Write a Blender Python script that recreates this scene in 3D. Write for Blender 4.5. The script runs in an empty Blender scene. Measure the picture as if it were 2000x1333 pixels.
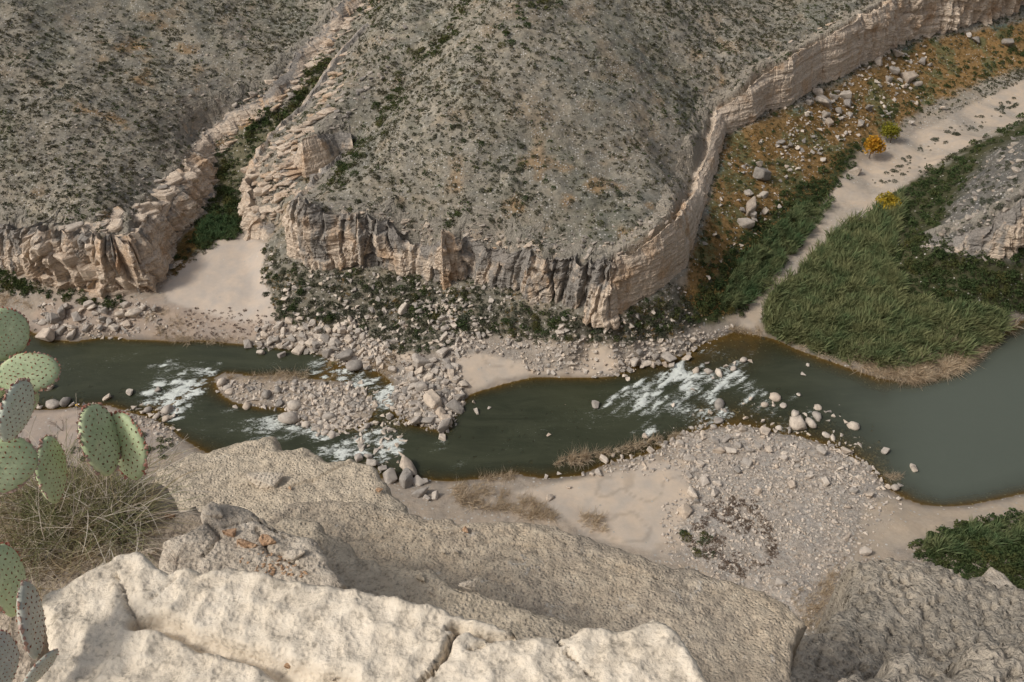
import bpy, bmesh, math, random
import numpy as np
from mathutils import Vector, Matrix
from mathutils.geometry import delaunay_2d_cdt
random.seed(7); RNG = np.random.default_rng(7)
scene = bpy.context.scene
COL = scene.collection

# ------------------------------------------------------------------ camera maths
F = 18/22.2*2000; TH = math.radians(42); CH = 100.0
FW = np.array([0, math.cos(TH), -math.sin(TH)]); UP = np.array([0, math.sin(TH), math.cos(TH)]); RT = np.array([1., 0, 0])
CAM = np.array([0, 0, CH])
def ray(px, py):
    u = (np.asarray(px, float)-1000)/F; v = (666.5-np.asarray(py, float))/F
    return u[..., None]*RT + v[..., None]*UP + FW
def P(px, py, z):
    d = ray(px, py); t = (np.asarray(z, float)-CH)/d[..., 2]
    return CAM + d*t[..., None]
def proj(X):
    q = X-CAM; w = np.maximum(q@FW, 0.05)
    return 1000+F*(q@RT)/w, 666.5-F*(q@UP)/w

# ------------------------------------------------------------------ noise
def _h(ix, iy, iz, seed):
    with np.errstate(over='ignore'):
        h = (ix.astype(np.int64)*374761393 + iy.astype(np.int64)*668265263 + iz.astype(np.int64)*2147483647 + seed*1274126177) & 0xffffffff
        h = ((h ^ (h >> 13))*1274126177) & 0xffffffff
        h = ((h ^ (h >> 16))*2246822519) & 0xffffffff
        return ((h ^ (h >> 15)) & 0xffffff)/float(0xffffff)
def vn(x, y, z=None, seed=0):
    x = np.asarray(x, float); y = np.asarray(y, float); z = np.zeros_like(x) if z is None else np.asarray(z, float)
    ix, iy, iz = np.floor(x), np.floor(y), np.floor(z); fx, fy, fz = x-ix, y-iy, z-iz
    fx = fx*fx*(3-2*fx); fy = fy*fy*(3-2*fy); fz = fz*fz*(3-2*fz)
    r = 0
    for a in (0, 1):
        for b in (0, 1):
            for c in (0, 1):
                w = (fx if a else 1-fx)*(fy if b else 1-fy)*(fz if c else 1-fz)
                r = r + w*_h(ix+a, iy+b, iz+c, seed)
    return r*2-1
def fbm(x, y, z=None, seed=0, o=4):
    x = np.asarray(x, float); y = np.asarray(y, float); z = np.zeros_like(x) if z is None else np.asarray(z, float)
    r = 0; a = 1; t = 0
    for i in range(o):
        r = r + a*vn(x, y, z, seed+i*17); t += a; a *= .5; x = x*2.03+5.1; y = y*2.03+1.7; z = z*2.03+3.3
    return r/t
def worley(x, y, seed=0, jit=.9):
    ix, iy = np.floor(x), np.floor(y); f1 = np.full(x.shape, 9.); f2 = f1.copy(); cid = np.zeros(x.shape)
    for a in (-1, 0, 1):
        for b in (-1, 0, 1):
            cx = ix+a; cy = iy+b; z0 = np.zeros_like(cx)
            hx = _h(cx, cy, z0, seed); hy = _h(cx, cy, z0, seed+9)
            d = np.hypot(cx+.5+jit*(hx-.5)-x, cy+.5+jit*(hy-.5)-y)
            m = d < f1; f2 = np.where(m, f1, np.minimum(f2, d)); f1 = np.where(m, d, f1); cid = np.where(m, _h(cx, cy, z0, seed+5), cid)
    return f1, f2, cid
def ss(a, b, x):
    t = np.clip((x-a)/(b-a), 0, 1); return t*t*(3-2*t)
def polydist(x, y, poly, closed=True):
    """signed distance (inside positive when closed), nearest point"""
    x = np.asarray(x, float); y = np.asarray(y, float); p = np.asarray(poly, float)
    n = len(p); best = np.full(x.shape, 1e18); nx = x.copy(); ny = y.copy(); inside = np.zeros(x.shape, bool)
    for i in range(n if closed else n-1):
        ax, ay = p[i][:2]; bx, by = p[(i+1) % n][:2]; dx, dy = bx-ax, by-ay; L = dx*dx+dy*dy+1e-12
        t = np.clip(((x-ax)*dx+(y-ay)*dy)/L, 0, 1); qx = ax+t*dx; qy = ay+t*dy
        d = (x-qx)**2+(y-qy)**2; m = d < best; best = np.where(m, d, best); nx = np.where(m, qx, nx); ny = np.where(m, qy, ny)
        if closed:
            c = ((ay > y) != (by > y)) & (x < (bx-ax)*(y-ay)/(by-ay+1e-18)+ax); inside ^= c
    d = np.sqrt(best)
    return (np.where(inside, d, -d) if closed else d), nx, ny

# ------------------------------------------------------------------ object helpers
def tag(o, label=None, cat=None, group=None, kind=None):
    if label: o['label'] = label
    if cat: o['category'] = cat
    if group: o['group'] = group
    if kind: o['kind'] = kind
    return o
def link(o, parent=None):
    COL.objects.link(o)
    if parent is not None: o.parent = parent
    return o
def empty(name, loc, label, cat, group=None, rz=0):
    o = bpy.data.objects.new(name, None); COL.objects.link(o); o.location = tuple(loc); o.rotation_euler = (0, 0, rz); o.empty_display_size = .2
    return tag(o, label, cat, group)
def npmesh(name, V, Fq, mats=(), smooth=False, attrs=None, cols=None):
    """V (n,3), Fq (m,k) all same size k"""
    me = bpy.data.meshes.new(name); V = np.asarray(V, np.float32); Fq = np.asarray(Fq, np.int32)
    m, k = Fq.shape
    me.vertices.add(len(V)); me.vertices.foreach_set('co', V.ravel())
    me.loops.add(m*k); me.loops.foreach_set('vertex_index', Fq.ravel())
    me.polygons.add(m); me.polygons.foreach_set('loop_start', np.arange(0, m*k, k, dtype=np.int32))
    me.update(calc_edges=True)
    me.polygons.foreach_set('use_smooth', np.full(m, smooth))
    for mm in mats: me.materials.append(mm)
    for an, av in (attrs or {}).items():
        a = me.attributes.new(an, 'FLOAT', 'POINT'); a.data.foreach_set('value', np.asarray(av, np.float32).ravel())
    for an, av in (cols or {}).items():
        a = me.attributes.new(an, 'FLOAT_COLOR', 'POINT'); c = np.ones((len(V), 4), np.float32); c[:, :3] = av; a.data.foreach_set('color', c.ravel())
    me.update()
    return me
def obj(name, me, parent=None, loc=None):
    o = bpy.data.objects.new(name, me); link(o, parent)
    if loc is not None: o.location = tuple(loc)
    return o
def gridfaces(nx, ny, keep=None):
    i, j = np.meshgrid(np.arange(nx-1), np.arange(ny-1), indexing='ij')
    a = (i*ny+j); f = np.stack([a, a+ny, a+ny+1, a+1], -1).reshape(-1, 4)
    return f

# ------------------------------------------------------------------ materials
def newmat(name):
    m = bpy.data.materials.new(name); m.use_nodes = True; nt = m.node_tree; nt.nodes.clear()
    return m, nt
class N:
    def __init__(s, nt): s.nt = nt
    def n(s, t, **k):
        x = s.nt.nodes.new(t)
        for a, b in k.items():
            if a.startswith('i_'): x.inputs[a[2:].replace('_', ' ')].default_value = b
            else: setattr(x, a, b)
        return x
    def l(s, a, b): s.nt.links.new(a, b)
    def noise(s, vec, scale, detail=4, rough=.6, dist=0):
        x = s.n('ShaderNodeTexNoise'); x.inputs['Scale'].default_value = scale; x.inputs['Detail'].default_value = detail
        x.inputs['Roughness'].default_value = rough; x.inputs['Distortion'].default_value = dist; s.l(vec, x.inputs['Vector']); return x.outputs['Fac']
    def ramp(s, fac, pts):
        x = s.n('ShaderNodeValToRGB'); e = x.color_ramp.elements
        while len(e) > 1: e.remove(e[0])
        e[0].position = pts[0][0]; e[0].color = (*pts[0][1], 1) if not isinstance(pts[0][1], (int, float)) else (pts[0][1],)*3+(1,)
        for p, c in pts[1:]:
            q = e.new(p); q.color = (*c, 1) if not isinstance(c, (int, float)) else (c, c, c, 1)
        s.l(fac, x.inputs['Fac']); return x.outputs['Color']
    def mix(s, fac, a, b, mode='MIX'):
        x = s.n('ShaderNodeMix', data_type='RGBA', blend_type=mode)
        for v, i in ((fac, 0), (a, 6), (b, 7)):
            if hasattr(v, 'is_linked'): s.l(v, x.inputs[i])
            elif isinstance(v, tuple): x.inputs[i].default_value = (*v, 1)
            else: x.inputs[i].default_value = v
        return x.outputs[2]
    def math(s, op, a, b=None, c=None, clamp=False):
        x = s.n('ShaderNodeMath', operation=op, use_clamp=clamp)
        for i, v in enumerate((a, b, c)):
            if v is None: continue
            if hasattr(v, 'is_linked'): s.l(v, x.inputs[i])
            else: x.inputs[i].default_value = v
        return x.outputs[0]
    def attr(s, name, out='Fac'):
        return s.n('ShaderNodeAttribute', attribute_name=name).outputs[out]
    def pos(s): return s.n('ShaderNodeNewGeometry').outputs['Position']
    def mapping(s, vec, scale=(1, 1, 1), rot=(0, 0, 0)):
        x = s.n('ShaderNodeMapping'); x.inputs['Scale'].default_value = scale; x.inputs['Rotation'].default_value = rot; s.l(vec, x.inputs['Vector']); return x.outputs[0]
    def bump(s, h, strength=.5, dist=.1, nrm=None):
        x = s.n('ShaderNodeBump'); x.inputs['Strength'].default_value = strength; x.inputs['Distance'].default_value = dist; s.l(h, x.inputs['Height'])
        if nrm is not None: s.l(nrm, x.inputs['Normal'])
        return x.outputs[0]
    def out(s, col, rough=.9, nrm=None, spec=.25, **k):
        b = s.n('ShaderNodeBsdfPrincipled'); o = s.n('ShaderNodeOutputMaterial')
        if hasattr(col, 'is_linked'): s.l(col, b.inputs['Base Color'])
        else: b.inputs['Base Color'].default_value = (*col, 1)
        if hasattr(rough, 'is_linked'): s.l(rough, b.inputs['Roughness'])
        else: b.inputs['Roughness'].default_value = rough
        b.inputs['Specular IOR Level'].default_value = spec
        if nrm is not None: s.l(nrm, b.inputs['Normal'])
        s.l(b.outputs[0], o.inputs[0]); return b, o

def mat_terrain():
    m, nt = newmat('ground'); g = N(nt); p = g.pos()
    c = g.attr('Col', 'Color'); spk = g.attr('spk'); dk = g.attr('dk')
    n1 = g.noise(p, 1.3, 6, .7); n2 = g.noise(p, .35, 3, .5)
    rg = g.math('ADD', .12, g.math('MULTIPLY', g.math('MAXIMUM', spk, dk), 1.2), clamp=True)
    c = g.mix(rg, c, g.mix(1., c, g.ramp(n1, [(.25, .5), (.5, .97), (.75, 1.5)]), 'MULTIPLY'))
    c = g.mix(.5, c, g.ramp(n2, [(.3, (.8, .84, .88)), (.7, (1.2, 1.1, .96))]), 'MULTIPLY')
    v = g.n('ShaderNodeTexVoronoi'); v.inputs['Scale'].default_value = 2.1; g.l(p, v.inputs['Vector'])
    sep = g.n('ShaderNodeSeparateColor'); g.l(v.outputs['Color'], sep.inputs[0])
    on = g.math('GREATER_THAN', g.math('ADD', sep.outputs[0], g.math('MULTIPLY', spk, .5)), .99)
    core = g.math('LESS_THAN', v.outputs['Distance'], .36)
    st = g.math('MULTIPLY', on, core)
    c = g.mix(st, c, g.mix(sep.outputs[1], (.36, .335, .29), (.54, .51, .46)))
    # fine dark tufts
    n3 = g.noise(p, 2.6, 3, .65)
    tf = g.math('MULTIPLY', g.ramp(n3, [(.55, 0.), (.64, 1.)]), dk)
    c = g.mix(g.math('MULTIPLY', tf, .75), c, g.mix(n2, (.055, .065, .04), (.10, .095, .055)))
    h = g.math('MULTIPLY', g.math('ADD', n1, g.math('MULTIPLY', st, .4)), rg)
    g.out(c, .95, g.bump(h, .9, .4), .1)
    return m
def mat_wall():
    m, nt = newmat('cliff_limestone'); g = N(nt); p = g.pos()
    t = g.attr('t'); gr = g.attr('gray')
    w = g.n('ShaderNodeVectorMath', operation='ADD'); nz = g.n('ShaderNodeTexNoise'); nz.inputs['Scale'].default_value = .25; g.l(p, nz.inputs['Vector'])
    g.l(p, w.inputs[0]); g.l(nz.outputs['Color'], w.inputs[1])
    st = g.noise(g.mapping(w.outputs[0], (.12, .12, 3.2)), 1., 5, .7)
    vs = g.noise(g.mapping(p, (.7, .7, .12)), 1., 4, .6)
    fine = g.noise(p, 3., 6, .7)
    c = g.ramp(st, [(.3, (.33, .24, .17)), (.42, (.56, .445, .34)), (.55, (.70, .58, .455)), (.7, (.56, .44, .33))])
    warm = g.noise(p, .22, 3, .5)
    c = g.mix(g.ramp(warm, [(.52, 0.), (.68, .6)]), c, (.52, .32, .17))
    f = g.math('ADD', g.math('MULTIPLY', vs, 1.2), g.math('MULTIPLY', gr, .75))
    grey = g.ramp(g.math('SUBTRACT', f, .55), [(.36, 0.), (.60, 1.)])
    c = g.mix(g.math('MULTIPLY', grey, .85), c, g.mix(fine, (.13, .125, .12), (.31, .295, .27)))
    c = g.mix(g.math('MULTIPLY', g.attr('cap'), .85), c, g.mix(warm, (.22, .205, .17), (.34, .30, .24)))
    c = g.mix(1., c, g.ramp(fine, [(.3, .72), (.7, 1.25)]), 'MULTIPLY')
    h = g.math('ADD', g.math('MULTIPLY', st, 1.2), g.math('MULTIPLY', fine, .7))
    g.out(c, .92, g.bump(h, .9, .4), .12)
    return m
def mat_boulder(name, pale=1., warm=0.):
    m, nt = newmat(name); g = N(nt); tc = g.n('ShaderNodeTexCoord').outputs['Object']; p = g.pos()
    oi = g.n('ShaderNodeObjectInfo').outputs['Random']; isl = g.n('ShaderNodeNewGeometry').outputs['Random Per Island']
    r = g.math('FRACT', g.math('ADD', oi, isl))
    c = g.ramp(r, [(0, (.30*pale, .285*pale, .27*pale)), (.35, (.44*pale, .41*pale, .38*pale)), (.7, (.58*pale, .53*pale, .475*pale)), (1, (.52*pale, .45*pale, .38*pale))])
    if warm: c = g.mix(1., c, ((1.06, .97, .86) if warm > 1 else (1.03, .985, .92)), 'MULTIPLY')
    n1 = g.noise(p, 1.1, 6, .7)
    c = g.mix(1., c, g.ramp(n1, [(.3, (.62, .6, .6)), (.55, (1., 1., 1.)), (.8, (1.2, 1.17, 1.1))]), 'MULTIPLY')
    g.out(c, .9, g.bump(n1, .7, .25), .15)
    return m
def mat_leaf(name, a, b, c2, rough=.6, scale=.5):
    m, nt = newmat(name); g = N(nt); p = g.pos()
    isl = g.n('ShaderNodeNewGeometry').outputs['Random Per Island']; oi = g.n('ShaderNodeObjectInfo').outputs['Random']
    n = g.noise(p, scale, 3, .6)
    c = g.mix(isl, a, b); c = g.mix(g.ramp(g.math('ADD', g.math('MULTIPLY', n, .8), g.math('MULTIPLY', oi, .25)), [(.42, 0.), (.7, 1.)]), c, c2)
    b1 = g.n('ShaderNodeBsdfDiffuse'); g.l(c, b1.inputs['Color']); b2 = g.n('ShaderNodeBsdfTranslucent'); g.l(c, b2.inputs['Color'])
    mx = g.n('ShaderNodeMixShader'); mx.inputs[0].default_value = .25; g.l(b1.outputs[0], mx.inputs[1]); g.l(b2.outputs[0], mx.inputs[2])
    o = g.n('ShaderNodeOutputMaterial'); g.l(mx.outputs[0], o.inputs[0]); return m
def mat_plain(name, col, rough=.8, var=.25, scale=8., spec=.2):
    m, nt = newmat(name); g = N(nt); p = g.pos(); n = g.noise(p, scale, 4, .6)
    c = g.mix(1., col, g.ramp(n, [(.3, 1-var), (.7, 1+var)]), 'MULTIPLY'); g.out(c, rough, g.bump(n, .3, .01), spec); return m
def mat_slab(name, base, dark, light, scallop=0., pit=60., spots=None, ds=1., bd=.02):
    m, nt = newmat(name); g = N(nt); p = g.pos()
    n1 = g.noise(p, 1.6*ds, 5, .6); n2 = g.noise(p, 14*ds, 6, .72); n3 = g.noise(p, pit, 3, .7)
    c = g.mix(g.ramp(n1, [(.36, 0.), (.66, 1.)]), dark, base)
    c = g.mix(g.ramp(n2, [(.47, 0.), (.72, .85)]), c, light)
    c = g.mix(g.ramp(g.math('ADD', g.math('MULTIPLY', n2, .5), g.math('MULTIPLY', n3, .5)), [(.38, .85), (.485, 0.)]), c, tuple(x*.55 for x in dark))
    if spots: c = g.mix(g.ramp(g.noise(g.mapping(p, (1, 1, 1), (.4, .2, 1.)), 5.5, 6, .8, .6), [(.60, 0.), (.66, .75)]), c, spots)
    vp = g.n('ShaderNodeTexVoronoi'); vp.inputs['Scale'].default_value = pit*.8; g.l(p, vp.inputs['Vector'])
    h = g.math('ADD', g.math('MULTIPLY', n2, .8), g.math('ADD', g.math('MULTIPLY', n3, .6), g.math('MULTIPLY', g.ramp(vp.outputs['Distance'], [(.1, 0.), (.5, 1.)]), .35)))
    g.out(c, .9, g.bump(h, 1., bd), .2)
    return m
def mat_water():
    m, nt = newmat('river_water'); g = N(nt); p = g.pos(); dep = g.attr('depth'); fo = g.attr('foam')
    mp = g.mapping(p, (.5, 1.6, 1), (0, 0, math.radians(-38)))
    w = g.noise(mp, 1.5, 6, .75, .8); w2 = g.noise(p, 1.7, 5, .7, .8)
    fine = g.noise(g.mapping(p, (.8, 2.6, 1), (0, 0, math.radians(-30))), 1.6, 5, .85, 1.2)
    k = g.math('ADD', g.math('MULTIPLY', w, .5), g.math('MULTIPLY', fine, .5))
    rn = g.noise(g.mapping(p, (.55, 1.5, 1), (0, 0, math.radians(-34))), 1.25, 3, .6, 1.8)
    r1 = g.math('SUBTRACT', 1., g.math('MULTIPLY', g.math('ABSOLUTE', g.math('SUBTRACT', rn, .5)), 9.), clamp=True)
    val = g.math('ADD', g.math('MULTIPLY', r1, .30), g.math('MULTIPLY', k, 1.7))
    fm = g.math('MULTIPLY', g.math('SUBTRACT', g.math('ADD', val, g.math('MULTIPLY', fo, .66)), 1.33), 4.2, clamp=True)
    fm = g.math('MULTIPLY', fm, g.ramp(fo, [(.02, 0.), (.12, 1.)]))
    col = g.mix(g.ramp(g.noise(p, .06, 3, .6), [(.35, 0.), (.7, 1.)]), (.030, .034, .019), (.046, .050, .028))
    col = g.mix(g.math('MULTIPLY', g.ramp(g.noise(g.mapping(p, (.25, 1.1, 1), (0, 0, math.radians(-14))), .35, 5, .7, 1.), [(.42, 0.), (.66, 1.)]), .5), col, (.066, .070, .042))
    col = g.mix(g.attr('sky_refl_tint'), col, (.098, .112, .09))  # grey sky reflection painted into the water colour
    col = g.mix(g.math('MULTIPLY', fo, .5), col, (.07, .085, .05))
    col = g.mix(fm, col, (.70, .73, .68))
    rough = g.math('ADD', .16, g.math('MULTIPLY', fm, .5))
    calm = g.math('ADD', .25, g.math('MULTIPLY', fo, 1.2))
    hh = g.math('MULTIPLY', g.math('ADD', w2, g.math('MULTIPLY', fm, .7)), calm)
    bs, o = g.out(col, rough, g.bump(hh, .6, .3), .5); bs.inputs['IOR'].default_value = 1.33
    tr = g.n('ShaderNodeBsdfTransparent'); tr.inputs[0].default_value = (.80, .70, .44, 1)
    al = g.ramp(dep, [(0.0, .12), (.25, .55), (.6, .88), (1., 1.)])
    al = g.math('MAXIMUM', al, fm)
    mx = g.n('ShaderNodeMixShader'); g.l(al, mx.inputs[0]); g.l(tr.outputs[0], mx.inputs[1]); g.l(bs.outputs[0], mx.inputs[2]); g.l(mx.outputs[0], o.inputs[0])
    return m
M = {}
M['terrain'] = mat_terrain(); M['wall'] = mat_wall(); M['water'] = mat_water()
M['boulder'] = mat_boulder('boulder_limestone', 1.06, 1.); M['boulder_dark'] = mat_boulder('boulder_weathered', .8, 1.); M['cobble'] = mat_boulder('cobble_limestone', 1.12, 1.); M['outcrop'] = mat_boulder('outcrop_limestone', .92, 1.)
M['scrub'] = mat_leaf('scrub_leaf', (.060, .070, .042), (.135, .142, .10), (.115, .10, .058), scale=.12)
M['bush'] = mat_leaf('bush_leaf', (.034, .056, .024), (.095, .125, .05), (.13, .12, .045), scale=.3)
M['greybush'] = mat_leaf('grey_bush_leaf', (.075, .088, .062), (.165, .175, .13), (.10, .10, .06), scale=.3)
M['reed'] = mat_leaf('reed_leaf', (.05, .10, .045), (.16, .24, .11), (.24, .25, .12), scale=.3)
M['dryreed'] = mat_leaf('dry_reed', (.42, .33, .23), (.72, .60, .44), (.52, .40, .27), scale=.5)
M['ochre'] = mat_leaf('ochre_grass', (.20, .13, .05), (.31, .205, .085), (.16, .125, .045), scale=.25)
M['orange'] = mat_leaf('orange_leaf', (.42, .17, .02), (.62, .28, .03), (.5, .3, .04), scale=1.)
M['yellow'] = mat_leaf('yellow_leaf', (.40, .28, .03), (.55, .38, .05), (.2, .2, .04), scale=.8)
M['olive'] = mat_leaf('olive_leaf', (.16, .16, .025), (.32, .29, .04), (.10, .12, .03), scale=1.)
M['bark'] = mat_plain('bark', (.13, .10, .075))
M['twig'] = mat_leaf('twig', (.16, .12, .09), (.26, .2, .15), (.14, .10, .08), scale=1.)

# ------------------------------------------------------------------ control data (photo outlines, each at its own height)
# cliff lines: px, py of the foot, height of foot, py of the rim, buttress amplitude, greyness
W1 = [(650,330,13,300,.5,.6),(600,378,11,340,.5,.5),(552,438,9,395,.5,.3),(560,500,8,398,.6,.2),(600,522,8,392,.8,.7),(640,526,8,420,1.0,.8),(665,522,8,424,1.2,.4),(700,530,8,430,1.2,.4),(740,526,8,432,1.0,.7),(790,532,8,470,1.0,.8),(830,542,8,482,.9,.7),
      (866,568,7,452,.6,.1),(890,552,8,455,1.0,.3),(920,546,8,476,.9,.7),(960,560,8,496,.8,.8),(1020,585,8,500,1.0,.6),(1080,598,8,512,1.2,.6),(1140,610,8,518,1.2,.6),(1190,628,7,522,.8,.4),(1238,598,8,502,.4,-0.05),(1300,560,9,458,.4,-0.15),(1340,524,9,424,.35,-0.20),(1362,460,10,398,.3,-0.20),(1380,400,10,370,.3,-0.15),
      (1403,330,10.5,296,.3,-0.15),(1420,265,11,216,.35,-0.15),(1470,242,12,172,.35,-0.15),(1500,218,12,142,.35,-0.10),(1545,208,12,112,.35,-0.15),(1600,166,12,82,.4,-0.15),(1640,155,12,58,.4,-0.10),(1720,112,12,12,.5,-0.05),(1760,86,12,-20,.6,0.05),(1800,72,12,-40,.9,0.25),(1850,66,12,-55,1.0,0.45),(1920,42,13,-75,.9,0.25),(1990,22,13,-95,.9,0.05),(2100,-25,14,-140,.9,0.05)]
W2 = [(-140,500,4,420,.6,.5),(-60,512,4,432,.8,.6),(0,515,4,440,.9,.7),(50,532,4,444,.9,.7),(95,565,3,450,1.1,.4),(150,572,3,462,1.2,.2),(200,580,3,470,1.2,.2),(250,578,3,474,1.1,.3),(300,562,3,470,1.0,.3),(326,545,3,456,.9,.3),(337,500,3,430,.8,.3),(356,460,4,412,1.1,.4),(394,420,5,372,1.1,.5),(412,372,6,322,.9,.05),(419,340,7,302,.8,.1),(413,300,9,278,.8,.4),(430,276,10,256,.5,.3),
      (482,238,12,214,.5,.4),(520,212,13.5,200,.3,.5),(556,190,15,164,.5,.5),(585,155,16.5,142,.3,.5),(608,120,18,98,.5,.5),(645,78,20,68,.3,.5),(680,40,22,18,.5,.4),(735,-25,25,-44,.5,.4)]
W3 = [(700,60,21.5,46,.3,.6),(655,112,18.5,94,.3,.6),(618,165,16,146,.3,.6),(575,225,13,206,.4,.5),(510,290,10,262,.6,.4),(482,345,7,308,.7,.2),(470,395,5,356,.7,.2),(471,435,4,404,.6,.2),(480,468,3.5,436,.5,.3),(528,474,4,452,.4,.4)]
W4 = [(560,318,13.5,300,.3,.4),(576,336,12,284,.3,-.1),(598,348,11,276,.3,-.3),(620,343,11,271,.3,-.3),(645,325,12,266,.4,.1),(668,308,12.5,264,.5,.8),(690,288,14.5,262,.4,.8)]
W5 = [(1820,486,9,476,.2,0.85),(1865,492,8.5,474,.3,0.85),(1900,497,8,455,.6,0.95),(1935,503,8,440,.8,0.65),(1965,500,8,412,.9,0.55),(2000,480,9,380,.9,0.55),(2080,440,10,320,.9,0.65),(2200,400,11,250,.9,0.65)]
def resample(pts, step):
    d = np.r_[0, np.cumsum(np.hypot(*np.diff(pts[:, :2], axis=0).T))]; n = max(2, int(d[-1]/step)+1); s = np.linspace(0, d[-1], n)
    return np.stack([np.interp(s, d, pts[:, k]) for k in range(pts.shape[1])], 1), s
def wallpath(W, inset=2.2, step=.24):
    W = np.array(W, float); B = P(W[:, 0], W[:, 1], W[:, 2])
    t = np.gradient(B[:, :2], axis=0); t /= np.linalg.norm(t, axis=1)[:, None]; n = np.stack([t[:, 1], -t[:, 0]], 1)
    q = B[:, :2]-n*inset
    # height of the rim: where the vertical above q meets the photographed rim row
    zr = np.empty(len(W))
    for i in range(len(W)):
        zz = np.linspace(W[i, 2]+.3, W[i, 2]+40, 400); X = np.stack([np.full(400, q[i, 0]), np.full(400, q[i, 1]), zz], 1)
        _, yy = proj(X); k = np.argmin(abs(yy-W[i, 3])); zr[i] = zz[k]
    A = np.column_stack([B[:, 0], B[:, 1], W[:, 2], zr, W[:, 4], W[:, 5]])
    R, s = resample(A, step)
    t = np.gradient(R[:, :2], axis=0); k = np.ones(9)/9
    def sm(a, w):
        kk = np.ones(w)/w; return np.convolve(np.r_[np.full(w//2, a[0]), a, np.full(w//2, a[-1])], kk, 'valid')[:len(a)]
    w = int(2.2/step)|1
    t = np.stack([sm(t[:, 0], w), sm(t[:, 1], w)], 1); t /= np.linalg.norm(t, axis=1)[:, None]
    n = np.stack([t[:, 1], -t[:, 0]], 1)
    return R, n, s, A
WALLS = [wallpath(w) for w in (W1, W2, W3, W4)]+[wallpath(W5, 1.5)]
for w in WALLS: print('rim heights', (w[3][:, 3]-w[3][:, 2]).round(1))

SHORE_FAR = [(-160,620),(0,640),(60,646),(90,664),(150,668),(215,656),(250,664),(300,665),(345,668),(400,665),(450,672),(500,676),(545,682),(600,688),(650,702),(690,722),(740,725),(770,750),(768,800),(800,826),(840,838),(868,848),(888,815),(905,790),(915,772),(1000,746),(1050,736),(1150,739),(1200,736),(1232,716),(1290,704),(1340,692),(1352,678),(1400,660),(1440,645),
   (1480,655),(1520,665),(1560,685),(1650,716),(1720,740),(1790,748),(1850,735),(1890,713),(1940,668),(2000,622),(2200,540)]
SHORE_NEAR = [(-160,790),(0,797),(90,802),(150,796),(215,792),(260,808),(300,820),(330,830),(345,850),(400,885),(520,930),(640,945),(700,930),(745,935),(790,945),(830,937),(870,942),(940,936),(1010,926),(1060,936),(1130,930),(1190,905),(1240,895),(1300,872),(1330,846),(1400,835),(1450,830),(1500,842),(1560,852),(1620,872),(1680,902),(1715,930),(1738,960),(1770,977),(1800,987),(1850,991),(1900,986),(1950,976),(2000,965),(2200,925)]
ISLAND = [(418,738),(440,727),(500,735),(560,730),(600,740),(680,748),(720,775),(735,800),(720,825),(670,838),(625,835),(590,822),(560,815),(560,795),(500,797),(455,788),(425,765)]
ctrl = []   # world x,y,z
def add(px, py, z):
    p = P(px, py, z); ctrl.append((p[0], p[1], z))
def addl(L, z=None, step=2.5):
    a = np.array([P(q[0], q[1], q[2] if z is None else z) for q in L]); R, _ = resample(a, step)
    for r in R: ctrl.append(tuple(r[:3]))
addl(SHORE_FAR, 0); addl(SHORE_NEAR, 0); addl(ISLAND+ISLAND[:1], 0.02)
for px, py, z in [(480,760,.5),(560,765,.7),(640,780,.6),(680,800,.4),(600,805,.5)]: add(px, py, z)
addl([(-160,700),(0,715),(200,715),(350,710),(500,708),(620,712)], -1.8); addl([(-100,760),(100,760),(250,750)], -1.6); addl([(360,830),(450,830),(520,850),(600,870),(680,885)], -1.4)
addl([(700,745),(745,790),(740,840),(720,880)], -.45)
addl([(920,820),(1000,810),(1100,800),(1200,790)], -1.7); addl([(830,890),(950,890),(1080,870),(1200,840),(1280,830)], -1.7)
addl([(1280,760),(1350,760),(1440,760),(1500,800)], -.7); addl([(1560,740),(1650,790),(1750,840)], -1.2); addl([(1800,850),(1900,800),(2000,740),(2200,700)], -2.6); addl([(1850,930),(2000,880),(2200,840)], -2.)
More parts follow.
